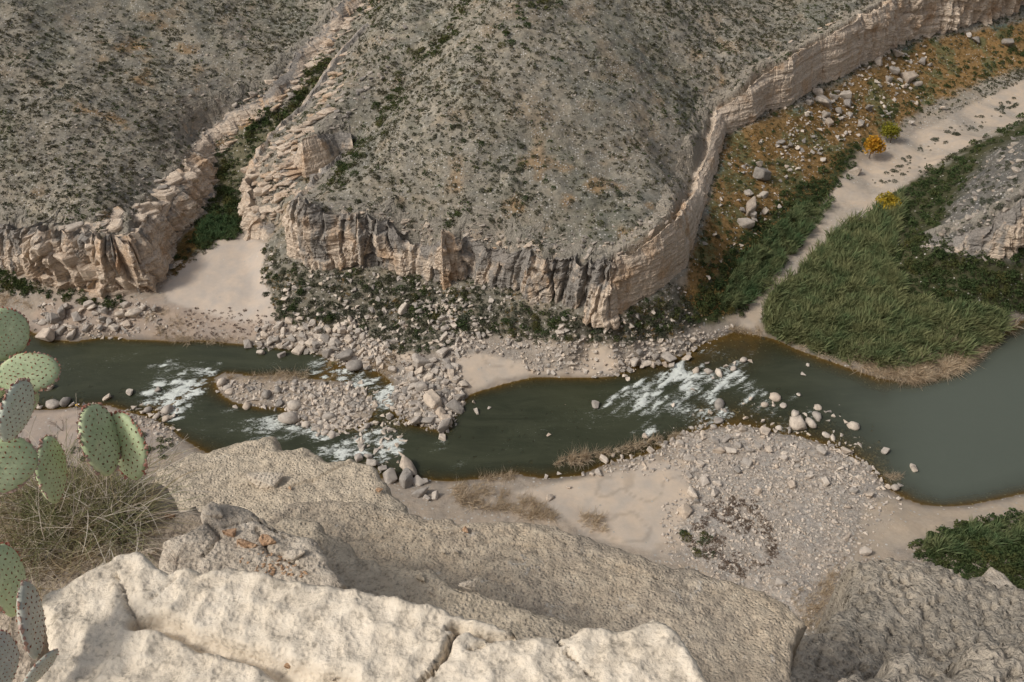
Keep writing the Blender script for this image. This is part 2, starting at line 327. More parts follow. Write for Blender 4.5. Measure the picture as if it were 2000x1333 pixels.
# banks and valley floor
for q in [(-100,560,3),(0,560,3),(0,600,1.5),(100,600,2),(150,635,1),(200,610,2),(300,600,2.4),(300,640,1),(400,560,3.2),(430,500,3.5),(480,510,3.5),(500,560,3.2),(400,590,2.6),(400,625,1.3),(480,610,2.4),(500,650,1.2),(450,465,3.8),(520,480,4.5),
    (400,470,4),(440,430,4.5),(450,380,5.3),(440,340,6.3),(455,300,7.8),(520,245,11),(585,185,14),(645,95,19),(700,30,23),(745,-30,26),
    (560,580,5),(560,640,2),(620,560,7),(620,610,4.5),(640,670,1.4),(700,570,6.6),(700,630,3),(720,690,1.),(780,570,7),(800,620,4.5),(800,680,1.6),(830,760,.9),(840,800,.7),(870,620,4.6),(870,680,2),(880,740,1),(930,600,6.2),(960,650,3),(960,700,1.4),(1050,630,5),(1050,700,1.2),(1150,650,4.2),(1150,700,1.2),(1200,660,3.4),(1250,640,4.2),(1280,680,1.2),(1330,580,5.5),(1350,640,2.2),(1400,620,2),(1450,630,.7),
    (1380,500,8),(1440,540,3),(1440,420,7.5),(1500,520,2),(1500,430,5.5),(1560,400,3.8),(1600,350,4.2),(1450,300,9.5),(1520,330,7),(1540,250,9.5),(1620,270,6.5),(1680,200,8),(1700,260,4.5),(1750,140,9),(1800,190,5.5),(1830,110,9),(1900,80,9.5),(1900,160,6),(2000,60,10),(2000,130,6.5),(2150,60,9),
    (1480,590,.9),(1530,530,1.2),(1580,470,1.6),(1640,400,2),(1700,320,2.7),(1800,250,3.6),(1900,210,4.4),(2000,190,5),(2150,110,6),(1620,440,1.9),(1700,390,2.4),(1800,320,3.2),(1900,260,4.2),(2000,225,5),
    (1550,600,1.5),(1620,650,1.3),(1700,700,1.1),(1650,560,2),(1750,600,2.2),(1850,640,1.8),(1800,720,.6),(1700,480,3),(1800,540,4.5),(1900,600,3.2),(1800,440,5),(1870,370,6),(1950,280,7),(2050,230,8),(1760,520,4),(1950,560,4.6),(2050,560,4),(1820,462,9.5),(1850,430,12),(1900,370,14),(1950,310,15.5),(2020,260,17),(1900,420,14.5),(1960,380,18),(2050,330,20),(2200,250,22)]: add(*q)
# near bank
for q in [(0,850,1.5),(100,860,1.6),(200,850,1.3),(330,880,1.),(100,940,3),(760,985,2.5),(900,975,1.4),(1000,970,1.),(1100,970,1.2),(1200,950,.9),(1300,920,.9),(1100,1010,2.2),(1200,1030,1.8),(1300,1010,1.6),(1400,920,1.1),(1400,1020,2.),(1500,900,1.),(1500,1000,1.8),(1600,930,1.2),(1600,1030,2.),(1700,980,1.),(1700,1050,1.6),(1800,1010,.8),(1900,1010,.9),(2000,990,.9),(1350,1100,3),(1480,1100,3),(1560,1190,5),(1700,1110,3),(1800,1060,2.2),(1900,1050,2.6),(2000,1060,3.5),(2200,1000,3.5),(1950,1110,5)]: add(*q)
# uplands
def zleft(x, y): return 12.3+.14*np.maximum(0, y-150)+.02*(y-122)+.27*np.clip(-61-x, 0, np.maximum(0, y-126)*1.1)
for px, py in [(-150,0),(0,0),(100,0),(200,0),(300,0),(400,0),(500,0),(580,-10),(-150,100),(0,100),(120,90),(240,100),(350,90),(440,80),(530,60),(-150,200),(0,200),(120,200),(230,190),(320,190),(400,170),(470,130),(-100,300),(0,300),(110,300),(210,290),(290,280),(360,260),(0,370),(100,370),(200,370),(290,360),(350,320),(0,415),(150,420),(250,415),(-200,420)]:
    d_ = ray(px, py); t_ = np.linspace(90, 330, 2400); X_ = CAM+d_[None]*t_[:, None]; k_ = np.argmax(X_[:, 2] < zleft(X_[:, 0], X_[:, 1])); ctrl.append((X_[k_, 0], X_[k_, 1], X_[k_, 2]+1.1*math.sin(px*.021+1)*math.cos(py*.024)))
for q in [
    (820,-30,31.5),(800,10,30),(745,90,25.5),(690,160,22),(640,215,19.5),(590,255,17),(540,290,14),(520,340,11.5),(545,380,10),(500,420,7.5),(560,410,9.2),
    (915,0,31),(865,75,26.5),(805,150,22),(750,215,18.3),(705,270,15.2),(650,340,12.3),(610,372,10.6),
    (955,-20,36),(915,50,32.6),(850,130,28),(790,200,24.6),(740,260,21.5),(700,310,19.5),(660,360,18),(900,200,28.5),(800,330,21),(760,400,17.5),(850,410,17.6),(900,300,24),(1000,400,20),(1000,200,28.5),(1000,0,36.5),(1100,300,23.3),(1200,430,18.6),(1200,200,26),(1200,0,33),(1300,350,18.8),(1350,250,20),(1400,120,22),(1400,0,26.5),(1500,50,21.5),(1550,-30,23.5),(1650,-60,22)]: add(*q)
for wi, (R, n, s, A) in enumerate(WALLS):
    st = 9
    for i in range(0, len(R), st):
        x, y, zb, zr = R[i, :4]; nx, ny = n[i]
        ctrl.append((x+nx*.5, y+ny*.5, zb)); ctrl.append((x-nx*2.6, y-ny*2.6, zb+.3)); ctrl.append((x-nx*4.3, y-ny*4.3, zr-.1))
# beyond the picture, and the cliff under the camera
for x, y, z in [(-230,60,3),(-230,110,-1),(-230,140,30),(-200,200,50),(-200,300,70),(-100,300,58),(0,300,52),(80,300,40),(200,330,22),(300,330,30),(300,240,20),(300,160,25),(260,90,-2),(260,110,-1),(300,60,5),(-60,270,50),(40,260,43),(150,290,20),
    (-230,20,70),(300,20,75),(-230,-40,100),(300,-40,100),(0,-40,99)]: ctrl.append((x, y, z))
for x in range(-110, 130, 12):
    for y, z in [(52, 4.5), (40, 12), (28, 32), (17, 56), (9, 77), (4.2, 88), (2.2, 92), (-1, 96.3), (-12, 97.5), (-25, 98)]:
        sh = 0 if abs(x) < 30 else (abs(x)-30)*.12
        ctrl.append((x, y+(sh if y < 40 else 0), z))
# ------------------------------------------------------------------ TIN -> height grid
DX = .5; X0, X1, Y0, Y1 = -200., 260., -30., 300.
gx = np.arange(X0, X1+.01, DX); gy = np.arange(Y0, Y1+.01, DX); NX, NY = len(gx), len(gy)
C = np.array(ctrl, float); keep = []
seen = {}
for i, c in enumerate(C):
    k = (round(c[0]/.7), round(c[1]/.7))
    if k in seen: continue
    seen[k] = 1; keep.append(i)
C = C[keep]
res = delaunay_2d_cdt([Vector((a, b)) for a, b, _ in C], [], [], 0, 1e-4)
tv = np.array([(v.x, v.y) for v in res[0]]); tz = np.array([C[o[0], 2] if o else 0 for o in res[3]])
H = np.full((NX, NY), np.nan)
for f in res[2]:
    a, b, c = tv[f[0]], tv[f[1]], tv[f[2]]
    lo = np.minimum(np.minimum(a, b), c); hi = np.maximum(np.maximum(a, b), c)
    i0, i1 = max(0, int((lo[0]-X0)/DX)), min(NX, int((hi[0]-X0)/DX)+2); j0, j1 = max(0, int((lo[1]-Y0)/DX)), min(NY, int((hi[1]-Y0)/DX)+2)
    if i0 >= i1 or j0 >= j1: continue
    XX, YY = np.meshgrid(gx[i0:i1], gy[j0:j1], indexing='ij')
    det = (b[1]-c[1])*(a[0]-c[0])+(c[0]-b[0])*(a[1]-c[1])
    if abs(det) < 1e-9: continue
    l1 = ((b[1]-c[1])*(XX-c[0])+(c[0]-b[0])*(YY-c[1]))/det; l2 = ((c[1]-a[1])*(XX-c[0])+(a[0]-c[0])*(YY-c[1]))/det; l3 = 1-l1-l2
    m = (l1 >= -1e-6) & (l2 >= -1e-6) & (l3 >= -1e-6)
    H[i0:i1, j0:j1][m] = (l1*tz[f[0]]+l2*tz[f[1]]+l3*tz[f[2]])[m]
H = np.where(np.isnan(H), 40, H)
def blur(a, sig):
    r = int(3*sig/DX); k = np.exp(-.5*(np.arange(-r, r+1)*DX/sig)**2); k /= k.sum()
    a = np.apply_along_axis(lambda v: np.convolve(np.pad(v, r, 'edge'), k, 'valid'), 0, a)
    return np.apply_along_axis(lambda v: np.convolve(np.pad(v, r, 'edge'), k, 'valid'), 1, a)
XX, YY = np.meshgrid(gx, gy, indexing='ij')
wd = np.full(XX.shape, 99.)
for R, n, s, A in WALLS:
    d, _, _ = polydist(XX, YY, [(x-nx*2, y-ny*2) for (x, y), (nx, ny) in zip(R[::12, :2], n[::12])], False); wd = np.minimum(wd, d)
shore_w = [tuple(P(a, b, 0)[:2]) for a, b in SHORE_FAR]; shn_w = [tuple(P(a, b, 0)[:2]) for a, b in SHORE_NEAR]; isl_w = [tuple(P(a, b, 0)[:2]) for a, b in ISLAND]
d1, _, _ = polydist(XX, YY, shore_w, False); d2, _, _ = polydist(XX, YY, shn_w, False)
RIV = shore_w + shn_w[::-1]
driv, _, _ = polydist(XX, YY, RIV)           # + inside river
disl, _, _ = polydist(XX, YY, isl_w)         # + on island
dwat = np.minimum(driv, -disl)               # + in water
Hb = blur(H, 3.); Hs = blur(H, .6)
upl = ss(2.5, 6, wd)*ss(3, 9, H)
H = Hs*(1-upl)+Hb*upl
nz = fbm(XX/9, YY/9, seed=3, o=5); nz2 = fbm(XX/2.2, YY/2.2, seed=8, o=3)
relief = ss(5, 16, H)*ss(1.5, 5, wd)
H = H + relief*(nz*1.5+nz2*.35)
# flat-lying beds step the slopes
stp = 1.6; q = (H+nz*1.2)/stp; fr = q-np.floor(q); terr = (ss(.15, .85, fr)-fr)*stp
ledge = ss(7, 14, H)*ss(2, 5, wd)*(.35+.35*np.clip(nz2, 0, 1))
own = (YY < 50) & (H > 6)
H = H+terr*ledge+np.where(own, fbm(XX/5, YY/5, H/4, seed=77, o=4)*1.2*ss(6, 15, H)*ss(92, 84, H), 0)
low = 1-ss(5, 9, H)
H = H+low*ss(-.5, -3, dwat)*(fbm(XX/4, YY/4, seed=21, o=4)*.22)
H = np.where(dwat > 0, np.minimum(H, -.02)-.05*np.minimum(dwat, 1)+fbm(XX/1.6, YY/1.6, seed=5, o=3)*.12*ss(0, 1, dwat), np.maximum(H, .03+.04*np.minimum(-dwat, 2)))
def hz(x, y):
    fx = np.clip((np.asarray(x, float)-X0)/DX, 0, NX-1.001); fy = np.clip((np.asarray(y, float)-Y0)/DX, 0, NY-1.001)
    i = fx.astype(int); j = fy.astype(int); a = fx-i; b = fy-j
    return H[i, j]*(1-a)*(1-b)+H[i+1, j]*a*(1-b)+H[i, j+1]*(1-a)*b+H[i+1, j+1]*a*b
def hit(px, py, t0=55., t1=330., zmin=-9):
    """first meeting of the sight line with the ground"""
    px = np.atleast_1d(np.asarray(px, float)); py = np.atleast_1d(np.asarray(py, float)); d = ray(px, py); d /= np.linalg.norm(d, axis=1)[:, None]
    t = np.full(len(px), t0); done = np.zeros(len(px), bool); st = .5
    for k in range(int((t1-t0)/st)):
        X = CAM+d*t[:, None]; h = np.maximum(hz(X[:, 0], X[:, 1]), zmin); done |= X[:, 2] < h
        if done.all(): break
        t = np.where(done, t, t+st)
    X = CAM+d*(t-st/2)[:, None]
    return np.column_stack([X[:, 0], X[:, 1], np.maximum(hz(X[:, 0], X[:, 1]), zmin)])
def slope(x, y): return np.hypot(hz(x+.6, y)-hz(x-.6, y), hz(x, y+.6)-hz(x, y-.6))/1.2
# ------------------------------------------------------------------ ground cover, traced on the ground
PG = {
 'fan': [(318,562),(345,525),(392,495),(440,458),(492,466),(522,476),(512,520),(530,575),(540,625),(470,632),(400,612),(330,590)],
 'sandL2': [(300,590),(420,600),(540,625),(560,650),(440,668),(300,662),(200,655),(90,662),(60,640),(90,590)],
 'sandmid': [(888,700),(940,690),(1010,705),(1050,720),(1100,725),(1160,675),(1210,680),(1210,720),(1180,740),(1050,740),(960,765),(915,776),(895,740)],
 'sandr0': [(725,665),(790,690),(820,700),(760,705),(720,680)],
 'wash': [(1446,606),(1480,575),(1540,500),(1605,410),(1640,350),(1700,300),(1790,260),(1900,205),(2010,150),(2200,60),(2200,140),(2000,235),(1880,290),(1780,350),(1720,400),(1640,460),(1560,535),(1500,600),(1470,640),(1440,640)],
 'sandnear': [(1000,960),(1080,945),(1180,930),(1260,905),(1340,900),(1345,960),(1335,1010),(1330,1060),(1310,1090),(1150,1050),(1080,1000)],
 'gravel': [(1340,850),(1450,828),(1560,850),(1650,880),(1710,930),(1735,965),(1690,1010),(1670,1080),(1600,1150),(1560,1230),(1480,1180),(1380,1110),(1330,1080),(1350,960)],
 'beachR': [(1680,1000),(1740,965),(1800,990),(1900,988),(2000,968),(2200,925),(2200,980),(2000,1005),(1850,1030),(1740,1075),(1660,1100)],
 'sandnl': [(-200,800),(90,803),(215,795),(260,812),(330,835),(320,900),(200,900),(60,960),(-200,960)],
 'ochre': [(1420,268),(1500,225),(1560,210),(1640,160),(1720,115),(1800,80),(1990,40),(2200,-20),(2200,60),(2000,130),(1900,165),(1800,215),(1720,265),(1660,300),(1640,350),(1590,410),(1530,500),(1460,600),(1390,620),(1330,600),(1345,530),(1365,470),(1385,400),(1405,330)],
 'greenlow': [(1345,600),(1400,520),(1450,470),(1480,430),(1560,370),(1620,330),(1650,300),(1700,270),(1640,350),(1600,410),(1530,500),(1470,585),(1430,615),(1370,625)],
 'reedR': [(1490,600),(1560,530),(1640,450),(1720,405),(1760,380),(1740,520),(1760,580),(1860,610),(1960,620),(1950,665),(1850,700),(1760,720),(1720,720),(1640,700),(1560,675),(1500,655)],
 'bushR': [(1720,400),(1790,350),(1880,295),(2000,230),(2200,150),(2200,560),(2000,610),(1900,630),(1800,600),(1730,560),(1735,470)],
 'talus': [(530,480),(560,520),(640,530),(740,535),(830,545),(866,572),(930,552),(1020,590),(1190,632),(1240,605),(1330,560),(1345,600),(1380,625),(1300,665),(1200,670),(1160,668),(1000,660),(900,650),(860,690),(780,690),(700,650),(600,635),(540,620),(515,560),(512,500)],
 'knob': [(1800,480),(1830,450),(1880,370),(1930,300),(2000,265),(2200,180),(2200,420),(2000,500),(1940,510),(1860,500)],
 'shoreF': [(540,640),(700,650),(780,690),(860,690),(900,655),(1000,665),(1200,675),(1300,668),(1400,630),(1445,640),(1400,662),(1340,692),(1230,718),(1200,740),(900,780),(870,850),(770,800),(760,730),(690,722),(600,690),(500,678)],
 'veg1': [(330,535),(360,470),(400,440),(420,380),(425,300),(470,260),(540,225),(600,180),(640,120),(660,130),(620,190),(540,270),(490,330),(475,390),(470,455),(440,460),(390,490),(340,540)],
 'olive1': [(325,540),(350,480),(395,430),(420,400),(425,430),(390,480),(350,530)],
}
def pin(name, px, py, soft=6., jit=None):
    d, _, _ = polydist(px, py, PG[name]);
    if jit is not None: d = d+jit
    return ss(-soft, soft, d)
PX, PY = proj(np.stack([XX, YY, H], -1).reshape(-1, 3)); PX = PX.reshape(XX.shape); PY = PY.reshape(XX.shape)
def cover(px, py, x, y, z):
    """colour, stone speckle, dark tufts for ground points"""
    j = fbm(x/3, y/3, seed=31, o=4)*16
    big = fbm(x/17, y/17, seed=41, o=3); mid = fbm(x/5, y/5, seed=43, o=4)
    def L(a, b, t): return np.asarray(a)*(1-t)[:, None]+np.asarray(b)*t[:, None]
    n = len(x); c = np.tile(np.array([.26, .235, .19]), (n, 1))
    c = c*(1-.9*ss(.0, .5, big)[:, None])+np.array([.21, .20, .165])*(.9*ss(.0, .5, big)[:, None])
    gl = fbm((x+.55*y)/6, (y-.55*x)/40, seed=47, o=3); c = L(c, [.20, .195, .155], ss(.05, .45, gl)*.6); c = L(c, [.36, .325, .27], ss(.1, .5, -gl)*.45)
    zz = (z+fbm(x/9, y/9, seed=3, o=5)*1.2)/1.6; fr_ = zz-np.floor(zz); c = L(c, [.43, .385, .315], ss(.25, .45, fr_)*ss(.85, .6, fr_)*ss(.0, .4, fbm(x/12, y/12, seed=49, o=3))*.55)
    och = ss(.15, .5, mid)*(.25+.75*np.clip(ss(470, 300, np.abs(px-280)+np.abs(py-330)*1.2)+ss(260, 60, np.abs(px-1050)*.5+np.abs(py-420)*1.3)+ss(150, 40, np.abs(px-1400)+np.abs(py-200)*.8), 0, 1))
    c = L(c, [.36, .22, .10], och*.75)
    spk = np.full(n, .55)+.35*mid; dk = np.full(n, .75)+.3*big
    st = ss(.7, 1.6, slope(x, y)); c = L(c, [.40, .34, .275], st*.8); dk *= 1-.6*st
    low = ss(7, 3, z)*ss(44, 52, y)
    c = L(c, [.36, .305, .25], low); spk = spk*(1-low*.4); dk = dk*(1-low*.8)
    def put(name, col, s, d, soft=6, amt=1., jj=1.):
        nonlocal c, spk, dk
        m = pin(name, px, py, soft, j*jj)*amt; c = L(c, col, m); spk = spk*(1-m)+s*m; dk = dk*(1-m)+d*m
    put('veg1', (.17, .155, .10), .4, .9)
    put('olive1', (.20, .135, .05), .1, .5)
    put('bushR', (.075, .075, .04), .1, .9)
    put('talus', (.21, .19, .15), .5, 1.)
    put('shoreF', (.345, .30, .255), .55, .2)
    put('ochre', (.265, .165, .07), .3, .55, 10)
    c = np.where((pin('ochre', px, py)*(mid > .16))[:, None] > .5, c*np.array([.62, .9, 1.0]), c)
    put('greenlow', (.06, .07, .03), .0, .9, 14, 1., 1.5)
    put('knob', (.165, .155, .14), .6, .9, 12)
    put('reedR', (.07, .08, .035), .0, .5)
    put('wash', (.46, .385, .31), .05, .04, 5, 1., .35)
    wg = pin('wash', px, py, 5)*ss(.0, .35, fbm(x/7+.5*y/7, y/18, seed=61, o=4))*ss(230, 130, np.abs(px-1850)-150+py*.0)*.6; c = L(c, [.30, .275, .24], wg); spk = spk+wg*.3
    put('gravel', (.42, .37, .32), .95, .1, 16)
    put('sandL2', (.37, .30, .245), .2, .12, 8)
    put('sandnl', (.40, .335, .285), .1, .1, 5, 1., .3)
    put('fan', (.50, .43, .365), .0, .0, 4, 1., .25)
    for nm in ('sandmid', 'sandr0', 'sandnear'): put(nm, (.52, .44, .36), .0, .0, 6, 1., .35)
    put('beachR', (.40, .335, .265), .1, .0, 8, 1., .4)
    # wet margin and river bed
    d, _, _ = polydist(x, y, RIV); d = np.where(polydist(x, y, isl_w)[0] > 0, -polydist(x, y, isl_w)[0], d)
    wet = ss(-1.3, -.1, d)*(z < 2); c = c*(1-.38*wet[:, None]); bed = (d > 0); c = np.where(bed[:, None], np.array([.21, .155, .085]), c); spk = np.where(bed, .35, spk); dk = np.where(bed, .5, dk)
    # mud lamination on the sand sheets
    band = np.sin((fbm(x/7, y/7, seed=71, o=3)*9+(z+y*.03)*3.))
    sm = np.maximum(pin('sandnear', px, py), pin('sandmid', px, py)); c = c*(1-(.2*ss(.86, 1, band)*sm)[:, None])
    return c, np.clip(spk, 0, 1.2), np.clip(dk, 0, 1)
idx = ((YY > 40) | (np.abs(XX) < 400)).ravel()
cc, sp, dk = cover(PX.ravel(), PY.ravel(), XX.ravel(), YY.ravel(), H.ravel())
ownm = ((YY < 50) & (H > 5)).ravel(); cc[ownm] = np.array([.42, .35, .28])*(1+.25*fbm(XX.ravel()[ownm]/3, YY.ravel()[ownm]/3, H.ravel()[ownm]/3, seed=9, o=4))[:, None]; sp[ownm] = .7; dk[ownm] = .45
V = np.stack([XX, YY, H], -1).reshape(-1, 3)
me = npmesh('ground', V, gridfaces(NX, NY), [M['terrain']], True, {'spk': sp, 'dk': dk}, {'Col': cc})
tag(obj('ground', me), kind='structure')
# far ground sheet out to the horizon
fv = []; R0 = 4000
bm = bmesh.new()
ring = [(X0, Y0), (X1, Y0), (X1, Y1), (X0, Y1)]
zc = {(-1, -1): 98, (1, -1): 98}
def zo(x, y): return float(hz(min(max(x, X0), X1), min(max(y, Y0), Y1)))
edge = [(x, Y0) for x in np.arange(X0, X1, 10)]+[(X1, y) for y in np.arange(Y0, Y1, 10)]+[(x, Y1) for x in np.arange(X1, X0, -10)]+[(X0, y) for y in np.arange(Y1, Y0, -10)]
cx0, cy0 = 30, 135
vi = [bm.verts.new((x, y, zo(x, y))) for x, y in edge]
vo = [bm.verts.new((cx0+(x-cx0)*16, cy0+(y-cy0)*20, 40 if zo(x, y) > 5 else zo(x, y)+2)) for x, y in edge]
for i in range(len(edge)): k = (i+1) % len(edge); bm.faces.new((vi[i], vi[k], vo[k], vo[i]))
me = bpy.data.meshes.new('far_ground'); bm.to_mesh(me); bm.free()
me.materials.append(mat_plain('far_ground', (.24, .22, .18), .95, .3, .05)); tag(obj('hills', me), kind='structure')

# measured boulders: px, py, width px [, r for rounded]
REG = {
 'rockpile': ('pale angular boulder in the rock pile jutting into the river', 'boulders of the rock pile beside the sand bank', [(823,703,27),(838,714,14),(819,727,15),(802,734,13),(808,741,12),(835,739,17),(806,755,14),(822,754,18),(831,758,12),(843,757,11),(793,764,13),(845,783,28),(806,788,14),(819,792,12),(852,796,13),(890,796,24),(898,775,17),(862,808,16),(808,820,20),(834,821,19),(846,814,13),(855,820,12),(873,818,17),(868,832,25),(865,854,12),(875,843,9),(905,791,10),(906,751,14),(867,721,11),(879,717,12),(874,708,16),(865,686,16),(765,722,14),(800,722,15),(772,781,11),(785,780,10),(768,796,10),(782,804,9),(789,803,9),(816,812,11),(857,742,12),(868,750,12),(882,732,16),(890,742,13),(897,760,12),(850,728,12),(862,733,10),(846,703,12),(872,765,12),(880,778,10),(858,767,13),(842,768,12),(824,770,11),(812,770,10),(831,781,10),(868,786,10),(876,797,10),(775,765,9),(788,771,9),(797,778,11),(884,704,10),(889,714,12),(772,771,10),(846,805,9)]),
 'midriver': ('grey boulder standing in the river below the rock pile', 'boulders standing in the water near the rock pile', [(928,786,9),(931,804,10),(956,798,7),(1158,789,14),(1072,850,7),(762,815,12),(735,827,10),(718,835,11)]),
 'rapid': ('smooth grey boulder breaking the white water of the right rapid', 'boulders in the right rapid', [(1404,788,17,1),(1383,726,14,1),(1404,729,15,1),(1359,724,13,1),(1432,721,12,1),(1452,703,12,1),(1402,819,15,1),(1314,793,9,1),(1494,790,11,1),(1510,793,9,1),(1529,792,11,1),(1512,776,17,1),(1386,806,9,1),(1417,804,9,1),(1352,762,8,1),(1465,707,9,1),(1418,716,9,1),(1434,711,9,1),(1371,849,9,1),(1393,833,10,1),(1378,828,8,1),(1380,710,9,1),(1391,738,9,1),(1560,771,9,1),(1465,780,9,1)]),
 'group_right': ('large smooth boulder in the cluster standing in calm water', 'boulders clustered in the calm water right of the rapid', [(1556,826,28,1),(1582,827,19,1),(1596,813,17,1),(1596,796,12,1),(1552,809,16,1),(1570,812,9,1),(1627,814,9,1),(1626,855,11,1),(1612,850,11,1),(1540,835,8,1),(1521,835,10,1),(1488,824,9,1)]),
 'lone': ('pale boulder standing alone in the dark river', 'single boulders out in the dark river', [(1663,833,17,1),(1568,733,9),(1578,714,8),(1782,913,13),(1729,882,12),(256,768,11),(308,760,11),(210,778,12),(99,759,11),(508,689,11),(552,694,12),(600,689,10),(485,673,15)]),
 'shore_rapid': ('long pale block on the far bank beside the right rapid', 'blocks on the far bank beside the rapid', [(1351,664,13),(1352,682,11),(1341,702,12),(1307,699,20),(1311,714,11),(1238,708,17),(1262,710,14),(1272,711,12),(1213,710,11),(1217,722,9),(1230,722,10),(1220,735,9),(1226,740,9),(1287,708,10),(1248,686,12),(1330,668,9),(1318,686,9),(1205,660,9),(1256,698,9),(1270,694,10),(1280,694,10),(1228,696,9),(1235,727,9),(1251,714,10),(1299,712,10),(1345,656,8),(1362,668,9)]),
 'nearbar': ('grey boulder lying on the near gravel bar', 'boulders scattered over the near gravel bar', [(1492,842,15),(1403,880,17),(1427,880,15),(1418,857,14),(1451,839,12),(1540,842,9),(1465,879,12),(1260,853,11),(1270,879,11),(1197,889,9),(1652,880,14),(1396,961,15),(1354,964,21),(1400,945,13),(1339,999,19),(1612,941,13),(1347,896,17),(1601,880,15),(1524,1137,14),(1458,903,13),(1545,947,13),(1696,968,12),(1374,940,14),(1687,1081,15),(1300,866,10),(1312,862,10),(1335,880,11),(1328,867,12),(1367,905,12),(1440,918,13),(1480,870,12),(1500,880,11),(1530,895,12),(1556,900,11),(1580,930,12),(1480,960,11),(1665,960,11),(1655,990,10),(1700,990,10),(1440,870,12),(1395,860,12),(1530,870,10),(1655,1050,11),(1513,905,10),(1640,915,10),(1360,980,11),(1344,930,12),(1421,983,10),(1550,1080,11),(1630,1020,10)]),
 'bar_edge': ('pale boulder in the shallows at the tip of the gravel bar', 'boulders in the shallows off the gravel bar', [(1748,952,13,1),(1759,947,10,1),(1733,950,10,1),(1754,975,10,1),(1712,925,9),(1720,938,8),(1690,905,9),(1706,915,8)]),
 'near_left': ('big pale block wedged at the river edge under the foreground slab', 'big blocks at the near river edge', [(801,912,33),(790,935,36),(764,934,24),(816,941,17),(822,961,23),(850,968,15),(830,940,12),(834,972,12),(727,906,17),(722,889,13),(748,915,12),(700,893,12)]),
 'sandrock': ('small pale rock on the near sand sheet', 'rocks on the near sand sheet', [(1074,971,13),(1170,922,14),(1179,899,13),(1111,950,9),(1066,932,9),(1155,925,9),(1140,926,9),(1092,925,8),(1213,893,10),(1230,912,10)]),
 'leftbank': ('flat pale rock on the far bank below the left cliff', 'rocks on the far bank below the left cliff', [(93,659,23),(121,610,20),(95,622,17),(112,622,17),(152,620,15),(238,612,20),(263,615,18),(140,654,14),(130,600,12),(180,598,12),(175,596,14),(205,605,12),(200,622,12),(170,640,12),(195,640,11),(215,630,11),(225,640,14),(160,606,10),(188,612,10),(120,645,12),(105,640,10),(275,602,12),(300,608,12),(250,635,12),(145,640,11),(82,632,12),(246,598,12)]),
 'bank_mid': ('pale angular boulder on the rubble bank left of the rock pile', 'boulders on the far rubble bank left of the rock pile', [(508,673,13),(585,681,18),(641,687,18),(674,689,24),(692,713,24,1),(554,647,15),(545,638,16),(522,652,14),(652,668,14),(624,647,14),(667,642,16),(530,668,12),(540,660,13),(570,660,12),(590,655,13),(606,668,13),(620,672,12),(636,660,13),(560,672,12),(575,640,13),(600,640,13),(640,645,12),(660,655,12),(680,664,14),(690,676,13),(700,650,13),(712,660,12),(725,700,12),(740,704,14),(706,690,14),(655,680,13),(520,638,11),(565,628,12),(610,628,11),(683,645,13),(590,670,11),(660,672,12),(548,678,11),(515,660,10),(690,632,12)]),
 'island': ('grey boulder on the stony island between the rapids', 'boulders on the mid-river island', [(434,746,17,1),(444,756,13,1),(449,765,14,1),(542,761,16,1),(520,769,17,1),(545,786,12,1),(481,794,13,1),(577,790,21,1),(563,813,29,1),(626,805,13,1),(645,813,18,1),(596,830,12,1),(584,830,10,1),(650,847,14,1),(637,844,12,1),(617,835,13,1),(669,805,11,1),(679,815,12,1),(691,792,11,1),(701,795,11,1),(629,826,12,1),(640,834,12,1),(462,796,10,1),(610,775,11,1),(660,770,10,1),(500,780,10,1),(590,760,10,1)]),
 'leftbar': ('rounded grey rock at the near river edge by the left rapid', 'rounded rocks beside the left rapid', [(104,787,17,1),(129,785,17,1),(328,798,17,1),(306,813,12,1),(324,817,12,1),(333,817,10,1),(290,800,11,1),(296,812,9,1),(280,806,9,1),(340,812,9,1),(318,808,9,1),(263,798,10,1),(142,791,9,1),(165,790,9,1),(71,796,10,1),(80,797,9,1)]),
 'hillside': ('grey weathered boulder on the ochre slope under the right cliff', 'boulders strewn over the ochre slope', [(1596,182,14),(1608,198,20),(1650,189,16),(1654,203,14),(1610,224,17),(1626,191,13),(1773,151,19),(1764,171,9),(1743,140,14),(1719,126,14),(1752,107,14),(1636,217,13),(1680,242,13),(1542,284,12),(1524,280,11),(1486,342,27),(1461,378,13),(1491,380,13),(1533,347,9),(1463,403,28),(1465,419,17),(1454,438,22),(1494,415,12),(1473,429,12),(1668,336,17),(1521,406,9),(1607,312,9),(1580,200,12),(1692,210,12),(1780,242,10),(1841,212,10),(1966,84,14),(1480,320,12),(1556,290,9),(1570,275,10),(1588,268,9),(1600,255,10),(1618,240,12),(1640,232,10),(1660,225,10),(1735,155,12),(1790,165,11),(1800,120,11),(1815,128,10),(1905,78,12),(1890,70,10),(1443,395,10),(1450,412,11),(1558,330,9),(1600,300,9),(1720,170,10),(1576,222,10),(1635,270,9),(1652,262,9),(1382,545,9),(1376,478,10),(1395,460,9)]),
 'talusrock': ('pale boulder among the dark bushes under the front cliff', 'boulders among the bushes under the front cliff', [(788,601,18),(864,621,13),(869,640,12),(869,656,14),(875,643,10),(659,643,15),(685,624,14),(1095,640,12),(1093,650,12),(855,640,9),(700,618,10),(935,655,11),(940,620,9),(1245,620,12),(1252,632,10),(1120,625,9),(1115,640,9),(845,628,9),(735,622,10),(750,640,10),(1015,655,9),(1275,610,9)]),
}
